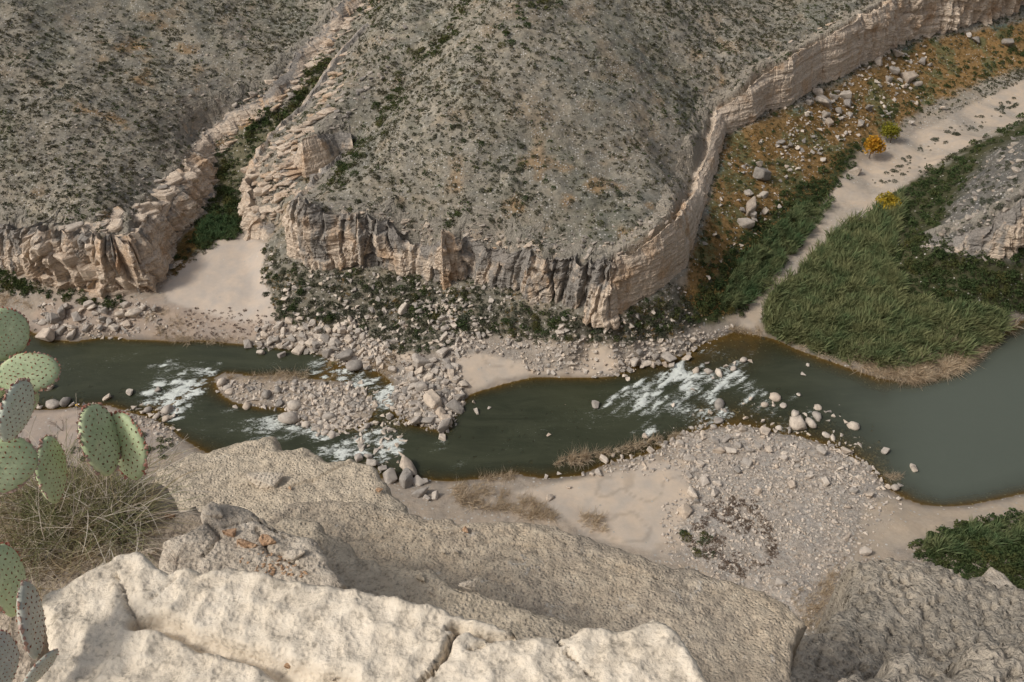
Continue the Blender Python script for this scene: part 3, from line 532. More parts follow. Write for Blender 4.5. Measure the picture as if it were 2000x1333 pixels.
# ------------------------------------------------------------------ river
FOAM = [(210,705,160,26,.16),(560,710,80,14,.2),(450,830,120,30,.2),(1040,850,170,40,.14),(1180,800,90,40,.2),(1400,700,120,40,.2),(1480,800,80,40,.22),(745,840,60,60,.35),(352,760,42,40,1.),(395,735,35,20,.9),(330,790,32,24,.9),(360,715,60,14,.45),(300,700,120,10,.22),(640,712,40,12,.75),(690,735,45,20,.85),(745,765,30,30,.95),(735,795,28,22,.9),(700,745,30,15,.7),(690,870,42,18,1.),(660,880,34,14,.95),(720,850,25,15,.8),(765,880,24,20,.85),(740,905,20,14,.7),(515,820,30,8,.7),(500,840,40,9,.55),(530,850,50,8,.45),(820,815,20,8,.35),(865,870,16,8,.6),(850,880,30,8,.3),(905,905,20,7,.4),
  (1330,722,26,14,1.05),(1310,735,34,14,.95),(1350,755,40,12,.95),(1275,745,22,12,.8),(1255,760,34,16,.95),(1265,778,22,16,.9),(1235,795,34,14,.7),(1380,772,34,14,1.),(1325,780,26,14,.8),(1345,800,26,16,.85),(1300,800,30,12,.6),(1420,742,30,12,.9),(1440,738,22,9,.85),(1480,765,18,12,.85),(1460,752,22,8,.55),(1390,740,30,9,.6),(1400,800,20,12,.8),(1410,812,24,14,.8),(1370,820,40,10,.6),(1280,840,24,7,.8),(1265,834,40,6,.5),(1225,770,30,8,.6),(1380,680,20,9,.7),(1395,688,18,6,.7),(1445,692,28,7,.45),(1465,685,10,7,.5),(1340,760,110,50,.28),(1260,800,80,40,.2),(1520,810,18,8,.4),(1370,797,14,12,.5),(1280,790,14,26,.5)]
fr2 = random.Random(12); FB = FOAM[8:]; FOAM = FOAM[:8]+[(a, b, rx*1.1, ry*1.1, k*.55) for a, b, rx, ry, k in FB]
for a, b, rx, ry, k in FB:
    if k < .35: continue
    for _ in range(max(2, int(rx*ry/40))):
        FOAM.append((a+fr2.gauss(0, .55)*rx, b+fr2.gauss(0, .6)*ry, fr2.uniform(6, 15), fr2.uniform(2.2, 4.8), k*fr2.uniform(.9, 1.5)))
SUBP = []
for poly, n_ in (([(600,750),(780,760),(790,900),(700,890),(620,860)], 110), ([(800,850),(900,820),(1250,760),(1280,850),(1150,890),(950,925),(800,920)], 90), ([(1230,740),(1450,690),(1560,780),(1560,845),(1280,850)], 130), ([(1500,780),(1700,820),(1790,960),(1700,900),(1520,840)], 90), ([(0,740),(350,770),(320,815),(0,795)], 60), ([(1250,860),(1330,845),(1200,895)], 14)):
    pa = np.array(poly, float); xa = RNG.uniform(pa[:, 0].min(), pa[:, 0].max(), n_*2); xb = RNG.uniform(pa[:, 1].min(), pa[:, 1].max(), n_*2); mk = polydist(xa, xb, poly)[0] > 0; SUBP.append(P(xa[mk], xb[mk], -.2))
SUBP = np.concatenate(SUBP); SUBS = .45+.9*RNG.random(len(SUBP))**2
def sub_depth(x, y):
    r = np.full(x.shape, 9.)
    for q, w in zip(SUBP, SUBS):
        m = (abs(x-q[0]) < 1.6) & (abs(y-q[1]) < 1.6); dd = np.hypot(x[m]-q[0], y[m]-q[1]); r[m] = np.minimum(r[m], .3+1.3*np.clip(dd/(w*.5), 0, 3)**2)
    return r
for q in REG['rapid'][2]+REG['group_right'][2][:4]+REG['island'][2][8:]: FOAM.append((q[0]-q[2]*.9, q[1]+q[2]*.5, q[2]*1.3, q[2]*.55, .75 if q[0] < 1480 else .45))
wx = np.arange(-200, 260, .45); wy = np.arange(45, 170, .45); WX, WY = np.meshgrid(wx, wy, indexing='ij')
wpx, wpy = proj(np.stack([WX, WY, 0*WX], -1).reshape(-1, 3)); fo = np.zeros(wpx.shape)
for a, b, rx, ry, k in FOAM:
    # elongated along the current (down to the left)
    dx = wpx-a; dy = wpy-b; ang = math.radians(-32 if a > 900 else -12); ux = dx*math.cos(ang)+dy*math.sin(ang); uy = -dx*math.sin(ang)+dy*math.cos(ang)
    ux = np.where(ux < 0, ux*.62, ux*1.25)
    fo = np.maximum(fo, k*np.exp(-.8*((ux/rx)**2+(uy/ry)**2)))
wvx, wvy = WX.ravel(), WY.ravel()
fo = fo*(1+.7*fbm(wvx/3.2, wvy/3.2, seed=97, o=3))*(1+.25*fbm(wvx/1.5, wvy/1.5, seed=91)); dep = np.clip(-hz(wvx, wvy), 0, 3)/1.1; dep = np.minimum(dep, sub_depth(wvx, wvy))
sky_refl_tint = ss(1500, 1850, wpx)*.9*ss(500, 760, wpy)  # right-hand water that takes the painted sky reflection
amp = np.clip(fo, 0, 1)
ca, sa = math.cos(math.radians(40)), math.sin(math.radians(40))
wz = .02*fbm(wvx/2, wvy/2, seed=93)+amp*(.30*fbm((wvx*ca+wvy*sa)/2.2, (-wvx*sa+wvy*ca)/1., seed=95, o=4))
Vw = np.column_stack([wvx, wvy, wz]); fw = gridfaces(len(wx), len(wy)); hh = hz(wvx, wvy)
fw = fw[(hh[fw].min(1) < .35)]
us = np.unique(fw); mp = np.full(len(Vw), -1); mp[us] = np.arange(len(us))
me = npmesh('river', Vw[us], mp[fw], [M['water']], True, {'depth': dep[us], 'foam': np.clip(fo, 0, 1.35)[us], 'sky_refl_tint': sky_refl_tint[us]})
tag(obj('river', me), kind='structure')

# ------------------------------------------------------------------ cliff walls
def build_wall(W, name, seed, strata=.28):
    R, n, s, A = W; ns = len(R); Hm = (R[:, 3]-R[:, 2]).max(); rows = max(10, int(Hm/.24)); cap = 20
    tv = np.r_[np.linspace(-.12, 1, rows)]
    S, T = np.meshgrid(s, tv, indexing='ij'); hgt = (R[:, 3]-R[:, 2])[:, None]; z = R[:, 2][:, None]+T*hgt
    am = R[:, 4][:, None]; xb = R[:, 0][:, None]+0*T; yb = R[:, 1][:, None]+0*T
    butt = fbm(S/5.5, z/26+0*S, seed=seed, o=2); fl = 1-2*np.abs(fbm(S/2.3, z/14, seed=seed+3, o=2)); 
    fl2 = np.minimum(0, np.abs(fbm(S/4.2+.35*fbm(S/3, z/4, seed=seed+21), z/30, seed=seed+23, o=2))*7-1.)
    sw = S+fbm(S/6, z/8, seed=seed+31, o=3)*3.4; cell = 3.1; am = am*(.62+.6*ss(-.4, .4, fbm(S/9, 0*S, seed=seed+41, o=2)))*np.where((am < .45), .65, 1); ci = np.floor(sw/cell); jit = .7*_h(ci, 0*ci, 0*ci, seed+33); cf = (sw/cell-ci)-jit*.4; dj = np.minimum(np.abs(cf), np.abs(1-cf))
    hb = np.floor(z/4.2+2*_h(ci, 0*ci, 0*ci, seed+35)); colr = _h(ci, hb, 0*ci, seed+37)-.5; vee = -ss(.16, 0., dj)
    disp = am*(1.7*butt+1.1*fl*np.clip(am, 0, 1)-.1+1.2*fl2+1.5*colr+.8*vee)
    bed = fbm(0*S+3.3, (z+.25*fbm(S/9, z*0, seed=seed+7))/.85, S/40, seed=seed+9, o=3); disp += strata*1.5*bed
    blk, f2, cid = worley(S/2.1+fbm(S/3, z/3, seed=seed+5)*.4, z/1.5, seed+11); disp += (cid-.5)*.7*np.clip(am-.1, .12, 1)-.3*np.clip(am, .25, 1)*ss(.14, .0, f2-blk)
    disp += .16*fbm(S/.7, z/.7, seed=seed+13, o=3)
    rnd = ss(.7, 1., T); disp -= rnd*rnd*.8*(.4+.6*am)
    inset = 2.2*np.clip(T, 0, 1)**1.1
    Xw = xb+n[:, 0][:, None]*(disp-inset); Yw = yb+n[:, 1][:, None]*(disp-inset)
    # cap over the rim, following the ground behind
    dr = np.linspace(.15, 5.6, cap); rx = Xw[:, -1][:, None]-n[:, 0][:, None]*dr; ry = Yw[:, -1][:, None]-n[:, 1][:, None]*dr
    g = hz(rx, ry); k = ss(0, 1.6, dr)[None, :]*np.ones_like(rx)
    top = z[:, -1][:, None]; w1, w2, wc = worley(rx/1.3, ry/1.3, seed+20)
    bump = (wc-.35)*.55*ss(5.4, 2.5, dr)[None, :]-.2*ss(.15, 0, w2-w1)
    rz = top*(1-k)+(g+.12)*k+bump-.6*ss(4.4, 5.6, dr)[None, :]
    rz = np.minimum(rz, np.maximum(top, g)+.8)
    Xa = np.concatenate([Xw, rx], 1); Ya = np.concatenate([Yw, ry], 1); Za = np.concatenate([z, rz], 1)
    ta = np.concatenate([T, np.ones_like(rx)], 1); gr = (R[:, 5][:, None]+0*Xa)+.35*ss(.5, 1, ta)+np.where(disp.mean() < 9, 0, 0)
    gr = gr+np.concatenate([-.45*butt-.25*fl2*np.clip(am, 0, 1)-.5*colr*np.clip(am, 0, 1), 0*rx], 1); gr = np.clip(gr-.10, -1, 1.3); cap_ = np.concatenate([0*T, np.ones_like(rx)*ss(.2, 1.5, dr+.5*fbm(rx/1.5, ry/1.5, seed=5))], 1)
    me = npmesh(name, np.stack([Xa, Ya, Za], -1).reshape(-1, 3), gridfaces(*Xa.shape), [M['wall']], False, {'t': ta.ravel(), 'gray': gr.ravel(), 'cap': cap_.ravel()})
    o = obj(name, me); tag(o, kind='structure'); return o
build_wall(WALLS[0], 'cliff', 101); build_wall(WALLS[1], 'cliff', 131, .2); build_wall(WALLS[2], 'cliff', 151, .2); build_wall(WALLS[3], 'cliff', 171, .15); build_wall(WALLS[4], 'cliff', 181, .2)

# ------------------------------------------------------------------ rocks
def rock_mesh(name, seed, angular, mat, sub=0):
    r = random.Random(seed); bm = bmesh.new()
    if angular:
        for _ in range(16):
            p = [r.uniform(-1, 1) for _ in range(3)]; k = max(abs(c) for c in p)**.6; bm.verts.new([c/k*.55*s for c, s in zip(p, (1, r.uniform(.65, .95), r.uniform(.5, .75)))])
        bmesh.ops.convex_hull(bm, input=bm.verts); bmesh.ops.dissolve_limit(bm, angle_limit=math.radians(14), verts=bm.verts, edges=bm.edges)
        loose = [v for v in bm.verts if not v.link_faces]
        if loose: bmesh.ops.delete(bm, geom=loose, context='VERTS')
        bmesh.ops.bevel(bm, geom=list(bm.edges), offset=.045, segments=1, affect='EDGES')
        bmesh.ops.triangulate(bm, faces=bm.faces)
    else:
        bmesh.ops.create_icosphere(bm, subdivisions=2+sub, radius=.5); sx, sy, sz = 1, r.uniform(.7, 1), r.uniform(.5, .75)
        for v in bm.verts:
            d = v.co.normalized(); k = 1
            rr = random.Random(seed*7)
            for _ in range(6):
                q = Vector((rr.uniform(-1, 1), rr.uniform(-1, 1), rr.uniform(-1, 1))).normalized(); t = d.dot(q)
                if t > .55: k = min(k, .62/t+.05*rr.random())
            v.co = Vector((v.co.x*sx, v.co.y*sy, v.co.z*sz))*k*1.15
    me = bpy.data.meshes.new(name); bm.to_mesh(me); bm.free(); me.materials.append(mat)
    if not angular: me.polygons.foreach_set('use_smooth', np.ones(len(me.polygons), bool))
    return me
ANG = [rock_mesh('boulder', 10+i, True, M['boulder']) for i in range(9)]
ANGD = [rock_mesh('boulder', 10+i, True, M['boulder_dark']) for i in range(9)]
RND = [rock_mesh('boulder', 40+i, False, M['boulder']) for i in range(6)]
LOW = []
for i in range(6):
    bm = bmesh.new(); r = random.Random(200+i)
    for _ in range(9):
        p = Vector((r.uniform(-1, 1), r.uniform(-1, 1), r.uniform(-1, 1))).normalized(); bm.verts.new((p.x*.5, p.y*.4, p.z*.32))
    bmesh.ops.convex_hull(bm, input=bm.verts)
    loose = [v for v in bm.verts if not v.link_faces]
    if loose: bmesh.ops.delete(bm, geom=loose, context='VERTS')
    bmesh.ops.triangulate(bm, faces=bm.faces); bm.verts.index_update()
    LOW.append((np.array([v.co[:] for v in bm.verts]), np.array([[v.index for v in f.verts] for f in bm.faces]))); bm.free()
def tmpl_from(me):
    me.calc_loop_triangles(); v = np.empty(len(me.vertices)*3); me.vertices.foreach_get('co', v); t = np.empty(len(me.loop_triangles)*3, int); me.loop_triangles.foreach_get('vertices', t)
    return v.reshape(-1, 3), t.reshape(-1, 3)
def rotz(a): c, s = np.cos(a), np.sin(a); z = 0*a; o = z+1; return np.stack([np.stack([c, -s, z], -1), np.stack([s, c, z], -1), np.stack([z, z, o], -1)], -2)
def tilt(ax, ay):
    cx, sx, cy, sy = np.cos(ax), np.sin(ax), np.cos(ay), np.sin(ay); z = 0*ax; o = z+1
    Rx = np.stack([np.stack([o, z, z], -1), np.stack([z, cx, -sx], -1), np.stack([z, sx, cx], -1)], -2); Ry = np.stack([np.stack([cy, z, sy], -1), np.stack([z, o, z], -1), np.stack([-sy, z, cy], -1)], -2)
    return Rx@Ry
def merged(name, tmpls, pos, scl, rot, mat, pick=None, smooth=False):
    """one mesh of many little pieces: pos (n,3), scl (n,) or (n,3), rot (n,3,3)"""
    Vs, Fs = [], []; off = 0; n = len(pos); pick = RNG.integers(0, len(tmpls), n) if pick is None else pick; scl = scl[:, None] if scl.ndim == 1 else scl
    for k, (tv_, tf_) in enumerate(tmpls):
        m = np.where(pick == k)[0]
        if len(m) == 0: continue
        v = tv_[None]*scl[m][:, None, :]*np.ones((1, 1, 3)); v = np.einsum('nij,nkj->nki', rot[m], v)+pos[m][:, None, :]
        f = tf_[None]+(np.arange(len(m))*len(tv_))[:, None, None]+off
        Vs.append(v.reshape(-1, 3)); Fs.append(f.reshape(-1, tf_.shape[1])); off += len(m)*len(tv_)
    return npmesh(name, np.concatenate(Vs), np.concatenate(Fs), [mat], smooth)

NB = {'rockpile': 'in the rock pile beside the sand bank', 'midriver': 'in the river near the rock pile', 'rapid': 'in the white water of the right rapid', 'group_right': 'in the cluster in calm water right of the rapid', 'lone': 'standing alone out in the dark river', 'shore_rapid': 'on the far bank beside the right rapid', 'nearbar': 'on the near gravel bar', 'bar_edge': 'in the shallows off the gravel bar', 'near_left': 'at the river edge beyond the foreground slab', 'sandrock': 'on the near sand sheet', 'leftbank': 'on the far bank below the left cliff', 'bank_mid': 'on the rubble bank left of the rock pile', 'island': 'on the stony island between the rapids', 'leftbar': 'at the near river edge by the left rapid', 'hillside': 'on the ochre slope under the right cliff', 'talusrock': 'among the dark bushes under the front cliff'}
ALLW = sorted((q[2] for v in REG.values() for q in v[2]), reverse=True); CUT = ALLW[299]; nb_cut = 300-sum(1 for w in ALLW if w > CUT); XTRA = []
nb = 0; ORD = ['largest', 'second largest', 'third largest', 'fourth largest', 'fifth largest']
BXY = []
for rn, (lab, grp, L) in REG.items():
    order = sorted(range(len(L)), key=lambda i: -L[i][2]); rank = {i: k for k, i in enumerate(order)}
    pts = hit([q[0] for q in L], [q[1]+q[2]*.2 for q in L], zmin=-.15)
    for i, q in enumerate(L):
        X = pts[i]; d = np.linalg.norm(X-CAM); w = q[2]*d/F*1.32; rounded = len(q) > 3
        BXY.append((X[0], X[1], w/2))
        if q[2] < CUT or (q[2] == CUT and (nb_cut := nb_cut-1) < 0): XTRA.append((X[0], X[1], max(X[2], -.1)+w*.15, w)); continue
        r = random.Random(nb*13+5); me = r.choice(RND if rounded else (ANGD if rn == 'hillside' else ANG))
        o = bpy.data.objects.new('boulder', me); COL.objects.link(o); o.scale = (w*r.uniform(.95, 1.15), w*r.uniform(.85, 1.15), w*r.uniform(.8, 1.1))
        o.rotation_euler = (r.uniform(-.3, .3), r.uniform(-.3, .3), r.uniform(0, 6.28)); o.location = (X[0], X[1], max(X[2], -.1)+w*(.2 if not rounded else .12))
        k = rank[i]
        same = sum(1 for e in L if e[2] == q[2]) > 1
        if k < 5 and not same: tag(o, f'{ORD[k]} {"rounded" if rounded else "angular"} boulder {NB[rn]}', 'boulder', grp)
        else: tag(o, f'{"rounded" if rounded else "angular"} mid-sized boulder {NB[rn]}', 'boulder', grp)
        nb += 1
print('boulders', nb)
BXY = np.array(BXY)
# rubble and cobbles too many to count: scattered on the ground inside traced areas
RP = {
 'rubble1': ([(505,630),(700,640),(770,690),(760,725),(690,722),(600,690),(500,680)], 900, (.35, 1.3)),
 'rubble2': ([(800,700),(890,700),(908,770),(905,800),(870,850),(800,826),(765,800),(765,750),(790,725)], 900, (.3, 1.1)),
 'rubble3': ([(880,655),(1200,668),(1320,655),(1440,635),(1350,690),(1230,722),(1205,740),(1130,728),(1050,728),(1000,700),(940,690),(885,705)], 1100, (.25, 1.0)),
 'rubble4': ([(80,590),(300,595),(330,640),(240,660),(100,662),(70,640)], 500, (.25, 1.0)),
 'isl': ([(418,742),(500,745),(600,745),(680,748),(760,775),(790,800),(770,830),(700,850),(640,855),(590,830),(550,820),(560,800),(455,795),(430,770)], 1500, (.25, .95)),
 'isl2': ([(600,750),(700,755),(780,790),(800,900),(740,925),(700,900),(690,850),(600,850)], 800, (.4, 1.2)),
 'leftbar': ([(240,795),(345,790),(350,830),(345,870),(320,860),(250,820)], 300, (.25, .8)),
 'bar': ([(1290,860),(1420,825),(1570,840),(1680,880),(1760,950),(1710,1020),(1680,1080),(1600,1160),(1560,1240),(1470,1190),(1370,1110),(1290,1070),(1320,960)], 9500, (.10, .55)),
 'bar2': ([(1270,850),(1420,835),(1560,850),(1640,870),(1720,930),(1740,960),(1690,970),(1600,930),(1450,900),(1340,930),(1180,925),(1160,905)], 900, (.25, .9)),
 'bar3': ([(1460,780),(1640,800),(1700,880),(1760,960),(1700,930),(1560,850),(1440,840),(1330,850),(1340,800)], 260, (.3, 1.0)),
 'slope': ([(1430,300),(1560,220),(1640,170),(1760,100),(1830,140),(1700,250),(1600,330),(1520,440),(1400,540),(1400,400)], 420, (.25, 1.0)),
 'slope2': ([(1560,170),(1700,120),(1820,90),(1830,180),(1700,250),(1560,320),(1480,300)], 300, (.4, 1.3)),
 'talus': (PG['talus'], 1000, (.3, 1.1)),
 'talus3': ([(530,560),(700,600),(900,600),(960,650),(780,700),(560,640)], 200, (.4,1.5)),
 'talus2': ([(820,590),(900,590),(960,650),(900,690),(840,690),(850,630)], 300, (.3, 1.2)),
 'washedge': ([(1440,600),(1620,380),(1700,300),(1900,190),(2000,140),(2000,165),(1900,215),(1700,310),(1620,400),(1470,610)], 200, (.2, .7)),
}
def inside(px, py, poly): return polydist(px, py, poly)[0] > 0
def scatter_poly(poly, n, pad=0, edge=8):
    if n > 9000: edge = 45
    p = np.array(poly, float); a = RNG.uniform(p[:, 0].min(), p[:, 0].max(), n*4); b = RNG.uniform(p[:, 1].min(), p[:, 1].max(), n*4)
    d = polydist(a, b, poly)[0]; m = d > RNG.uniform(-1, 1, len(d))*edge; return a[m][:n], b[m][:n]
ps, sc = [], []
for k, (poly, n, (s0, s1)) in RP.items():
    a, b = scatter_poly(poly, n); X = hit(a, b, zmin=-.25); s = (s0+(s1-s0)*RNG.random(len(a))**2.6)*1.35
    keep = fbm(X[:, 0]/4, X[:, 1]/4, seed=55) > RNG.uniform(-.6, .3 if k == 'bar' else .12, len(a)); X = X[keep]; s = s[keep]
    ps.append(X); sc.append(s)
ps.append(np.array(XTRA)[:, :3]); sc.append(np.array(XTRA)[:, 3]); ps.append(SUBP-np.array([[0, 0, .05]])-np.array([[0, 0, .3]])*SUBS[:, None]); sc.append(SUBS)
ps = np.concatenate(ps); sc = np.concatenate(sc); n = len(ps)
# a few more large ones individually up to 300 in all are already measured; the rest is one mass of rubble
scl = sc[:, None]*np.column_stack([RNG.uniform(.9, 1.3, n), RNG.uniform(.8, 1.2, n), RNG.uniform(.8, 1.2, n)]); ps[:, 2] += sc*.12
rot = rotz(RNG.uniform(0, 6.28, n))@tilt(RNG.uniform(-.4, .4, n), RNG.uniform(-.4, .4, n))
o = obj('rubble', merged('rubble', LOW, ps, scl, rot, M['cobble'])); tag(o, 'loose grey cobbles and stones covering the river banks and bars', 'stones', kind='stuff')
# outcrop blocks and stones on the uplands
UP_ = {'leftblocks': ([(90,450),(250,410),(330,330),(410,300),(420,370),(350,450),(330,545),(200,570),(90,540)], 420, (.5, 2.6)),
       'edge': ([(560,380),(700,400),(900,440),(1200,470),(1380,330),(1400,220),(1340,420),(1230,520),(1000,495),(800,470),(620,415)], 800, (.25, 1.1)),
       'midridge': ([(475,400),(520,290),(600,240),(680,150),(760,60),(800,20),(760,130),(680,230),(640,270),(600,290),(560,400),(490,460)], 650, (.3, 1.3)),
       'ledges': ([(400,290),(470,190),(560,140),(620,60),(700,10),(730,10),(650,100),(580,190),(470,250)], 420, (.4, 1.8)),
       'knob': (PG['knob'], 700, (.3, 1.8)),
       'slopeL': ([(0,300),(300,150),(500,40),(640,30),(560,150),(400,280),(330,400),(150,450),(0,440)], 1300, (.2, .75)),
       'slopeM': ([(620,390),(900,60),(1300,20),(1480,100),(1380,330),(1200,480),(1000,490),(800,460)], 1700, (.18, .55))}
ps, sc = [], []
for k, (poly, n, (s0, s1)) in UP_.items():
    a, b = scatter_poly(poly, n); X = hit(a, b, zmin=-.25); s = s0+(s1-s0)*RNG.random(len(a))**3.2; ps.append(X); sc.append(s)
ps = np.concatenate(ps); sc = np.concatenate(sc); n = len(ps)
scl = sc[:, None]*np.column_stack([RNG.uniform(1., 1.6, n), RNG.uniform(.8, 1.2, n), RNG.uniform(.6, 1.0, n)]); ps[:, 2] += sc*.08
rot = rotz(RNG.uniform(-.5, .5, n)+.5)@tilt(RNG.uniform(-.2, .2, n), RNG.uniform(-.2, .2, n))
a, b = scatter_poly([(95,455),(180,440),(250,405),(320,350),(380,320),(410,305),(418,360),(395,400),(350,455),(328,545),(200,572),(100,545)], 200, edge=3); X = hit(a, b); n2 = len(X); s2 = RNG.uniform(1.6, 5.4, n2)
sc2 = s2[:, None]*np.column_stack([RNG.uniform(.9, 1.5, n2), RNG.uniform(.8, 1.1, n2), RNG.uniform(.7, 1., n2)]); X[:, 2] -= s2*.2
me2 = merged('rock_outcrop', [tmpl_from(m_) for m_ in ANG], X, sc2, rotz(RNG.uniform(-.6, .6, n2)+.6)@tilt(RNG.uniform(-.12, .12, n2), RNG.uniform(-.12, .12, n2)), M['wall']); tag(obj('rock_outcrop', me2), kind='structure')
a, b = scatter_poly([(405,300),(430,240),(480,195),(560,140),(620,60),(700,5),(760,-40),(760,-10),(660,90),(600,165),(540,215),(470,265),(425,310)], 330, edge=2); a2, b2 = scatter_poly([(475,400),(482,330),(520,285),(575,240),(620,185),(655,120),(690,90),(660,200),(600,270),(570,330),(590,370),(540,430),(500,455),(475,440)], 300, edge=2); a3, b3 = scatter_poly([(600,378),(660,420),(740,425),(800,460),(870,445),(960,480),(1080,500),(1190,510),(1290,440),(1380,355),(1405,290),(1420,215),(1500,140),(1640,50),(1600,40),(1470,120),(1390,230),(1340,370),(1200,480),(1000,470),(800,420),(640,390)], 420, edge=1)
X = hit(np.r_[a, a2, a3], np.r_[b, b2, b3]); n2 = len(X); s2 = .5+2.*RNG.random(n2)**2.; s2[len(a)+len(a2):] *= .62; sc2 = s2[:, None]*np.column_stack([RNG.uniform(1.3, 2.6, n2), RNG.uniform(.7, 1.1, n2), RNG.uniform(.45, .8, n2)]); X[:, 2] -= s2*.08
me2 = merged('rock_ledges', [tmpl_from(m_) for m_ in ANG], X, sc2, rotz(RNG.normal(.75, .25, n2))@tilt(RNG.uniform(-.1, .1, n2), RNG.uniform(-.1, .1, n2)), M['wall']); tag(obj('rock_outcrop', me2), kind='structure')
o = obj('rubble', merged('upland_rubble', LOW+[tmpl_from(ANG[i]) for i in range(4)], ps, scl, rot, M['boulder_dark'])); tag(o, 'weathered stones and broken blocks on the canyon slopes', 'stones', kind='stuff')

# ------------------------------------------------------------------ vegetation
def leafball(seed, n, leaf, flat=.75, shell=.45):
    r = np.random.default_rng(seed); d = r.normal(size=(n, 3)); d /= np.linalg.norm(d, axis=1)[:, None]; d[:, 2] = np.abs(d[:, 2])*1.0-.12
    lob = 1+.28*fbm(d[:, 0]*2.2, d[:, 1]*2.2, d[:, 2]*2.2+seed, seed=seed, o=2); rad = (shell+(1-shell)*r.random(n)**.5)*lob
    c = d*rad[:, None]*np.array([.5, .5, .5*flat*1.6]); c[:, 2] += .04
    u = r.normal(size=(n, 3)); u /= np.linalg.norm(u, axis=1)[:, None]; w = np.cross(u, r.normal(size=(n, 3))); w /= np.linalg.norm(w, axis=1)[:, None]
    s = leaf*r.uniform(.6, 1.4, n)[:, None]; v = np.stack([c-u*s-w*s*.1, c+w*s*.6, c+u*s, c-w*s*.6], 1)
    return v.reshape(-1, 3), np.arange(n*4).reshape(-1, 4)
SMALL = [leafball(i, 22, .17, .8, .25) for i in range(8)]
MED = [leafball(20+i, 70, .11) for i in range(6)]
BIG = [leafball(40+i, 260, .062) for i in range(5)]
def density(px, py, x, y, z):
    """shrubs per square metre and kind (0 scrub, 1 dark bush, 2 grey bush, 3 ochre tuft)"""
    big = fbm(x/14, y/14, seed=401, o=3); mid = fbm(x/4, y/4, seed=403, o=3)
    big = fbm(x/24+.4*y/24, y/40, seed=405, o=4); d = .2+.95*ss(-.55, .5, .7*mid+1.5*big); d = d*ss(2.4, 1.2, slope(x, y))
    low = ss(7, 3.5, z); d = d*(1-low*.97)
    return d
n = 120000
X_ = RNG.uniform(-185, 170, n); Y_ = RNG.uniform(100, 250, n); Z_ = hz(X_, Y_); a, b = proj(np.column_stack([X_, Y_, Z_]))
vis = (a > -200) & (a < 2200) & (b > -150) & (b < 1100); X_, Y_, Z_, a, b = [q[vis] for q in (X_, Y_, Z_, a, b)]
n = len(X_); bare = np.zeros(n)
for nm in ('fan', 'wash', 'sandmid', 'gravel', 'sandL2', 'beachR', 'shoreF', 'reedR', 'greenlow', 'bushR', 'ochre', 'talus', 'veg1', 'olive1', 'knob'): bare = np.maximum(bare, pin(nm, a, b, 4))
dn = density(a, b, X_, Y_, Z_)*(1-bare)
area = 355*150/120000.; keep = RNG.random(n) < dn*area*3.3
X_, Y_, Z_, a, b = [q[keep] for q in (X_, Y_, Z_, a, b)]; n = len(X_)
size = .3+.8*RNG.random(n)**2.2+.2*np.clip(fbm(X_/10, Y_/10, seed=409), 0, 1)
dist = np.sqrt(X_**2+Y_**2+(Z_-100)**2); app = size/dist
# gullies and draws carry darker, taller shrubs
dark = ((fbm(X_/8, Y_/8, seed=411, o=3) > .22) & (RNG.random(n) < .55)) | (RNG.random(n) < .12)
GUL = [[(640,375),(700,290),(760,215),(805,150),(865,75),(915,0),(940,-60)], [(440,430),(430,350),(470,290),(500,240),(570,215),(600,165),(640,100),(690,45),(740,0)], [(830,490),(870,430),(930,410)],[(900,130),(1000,60),(1080,0)]]
gp, gs = [], []
for L in GUL:
    A_, _ = resample(np.array(L, float), 4.); 
    for rep in range(3 if L[0][0] == 440 else (2 if L[0][0] < 700 and L[0][1] < 500 else 1)):
        q = A_+RNG.normal(0, 1, A_.shape)*(6+9*RNG.random((len(A_), 1))); q = q[(q[:, 1] > -120) & (fbm(q[:, 0]/50, q[:, 1]/50, seed=431, o=2) > -.22)]; X = hit(q[:, 0], q[:, 1]); gp.append(X); gs.append(RNG.uniform(.5, 2.1, len(X)))
gp = np.concatenate(gp); gs = np.concatenate(gs)
nsel = 120
def individuals(X, s, meshes, name, lab, cat, grp):
    for p_, q in zip(X, s):
        o = bpy.data.objects.new(name, random.choice(meshes)); COL.objects.link(o); o.location = (p_[0], p_[1], p_[2]-.05*q); o.scale = (q*random.uniform(.9, 1.2), q*random.uniform(.9, 1.2), q*random.uniform(.7, 1.)); o.rotation_euler = (0, 0, random.uniform(0, 6.28)); tag(o, lab, cat, grp)
def to_me(name, T, mat): return [npmesh(name, v, f, [mat]) for v, f in T]
ME_S = to_me('shrub', BIG, M['scrub']); ME_B = to_me('bush', BIG, M['bush']); ME_G = to_me('bush', BIG, M['greybush'])
og = np.argsort(-gs/np.linalg.norm(gp-CAM, axis=1)); ind_g = og[:70]; rest_g = og[70:]
individuals(gp[ind_g], gs[ind_g], ME_B, 'bush', 'dark green bush growing in the gully between the slopes', 'bush', 'bushes in the side gullies')
oa = np.argsort(-app); ind = oa[:60]; rest = oa[60:]
Xs = np.column_stack([X_, Y_, Z_-.03])
def shade_of(i): return 'left slope' if a[i] < 500 else ('middle slope' if a[i] < 950 else 'right part of the broad slope above the cliff')
for i in ind: individuals(Xs[[i]], size[[i]]*1.2, ME_S if not dark[i] else ME_B, 'shrub', ('dark green' if dark[i] else 'grey-green')+' shrub standing out on the '+shade_of(i), 'shrub', 'larger shrubs on the '+shade_of(i))
def stuff_leaves(name, T, X, s, mat, lab, cat, flat=(1, 1, .85)):
    n = len(X); rot = rotz(RNG.uniform(0, 6.28, n)); sc_ = s[:, None]*np.array(flat)[None]*RNG.uniform(.85, 1.2, (n, 3))
    o = obj(name, merged(name, T, X, sc_, rot, mat)); tag(o, lab, cat, kind='stuff'); return o
r1 = rest[~dark[rest]]; r2 = rest[dark[rest]]
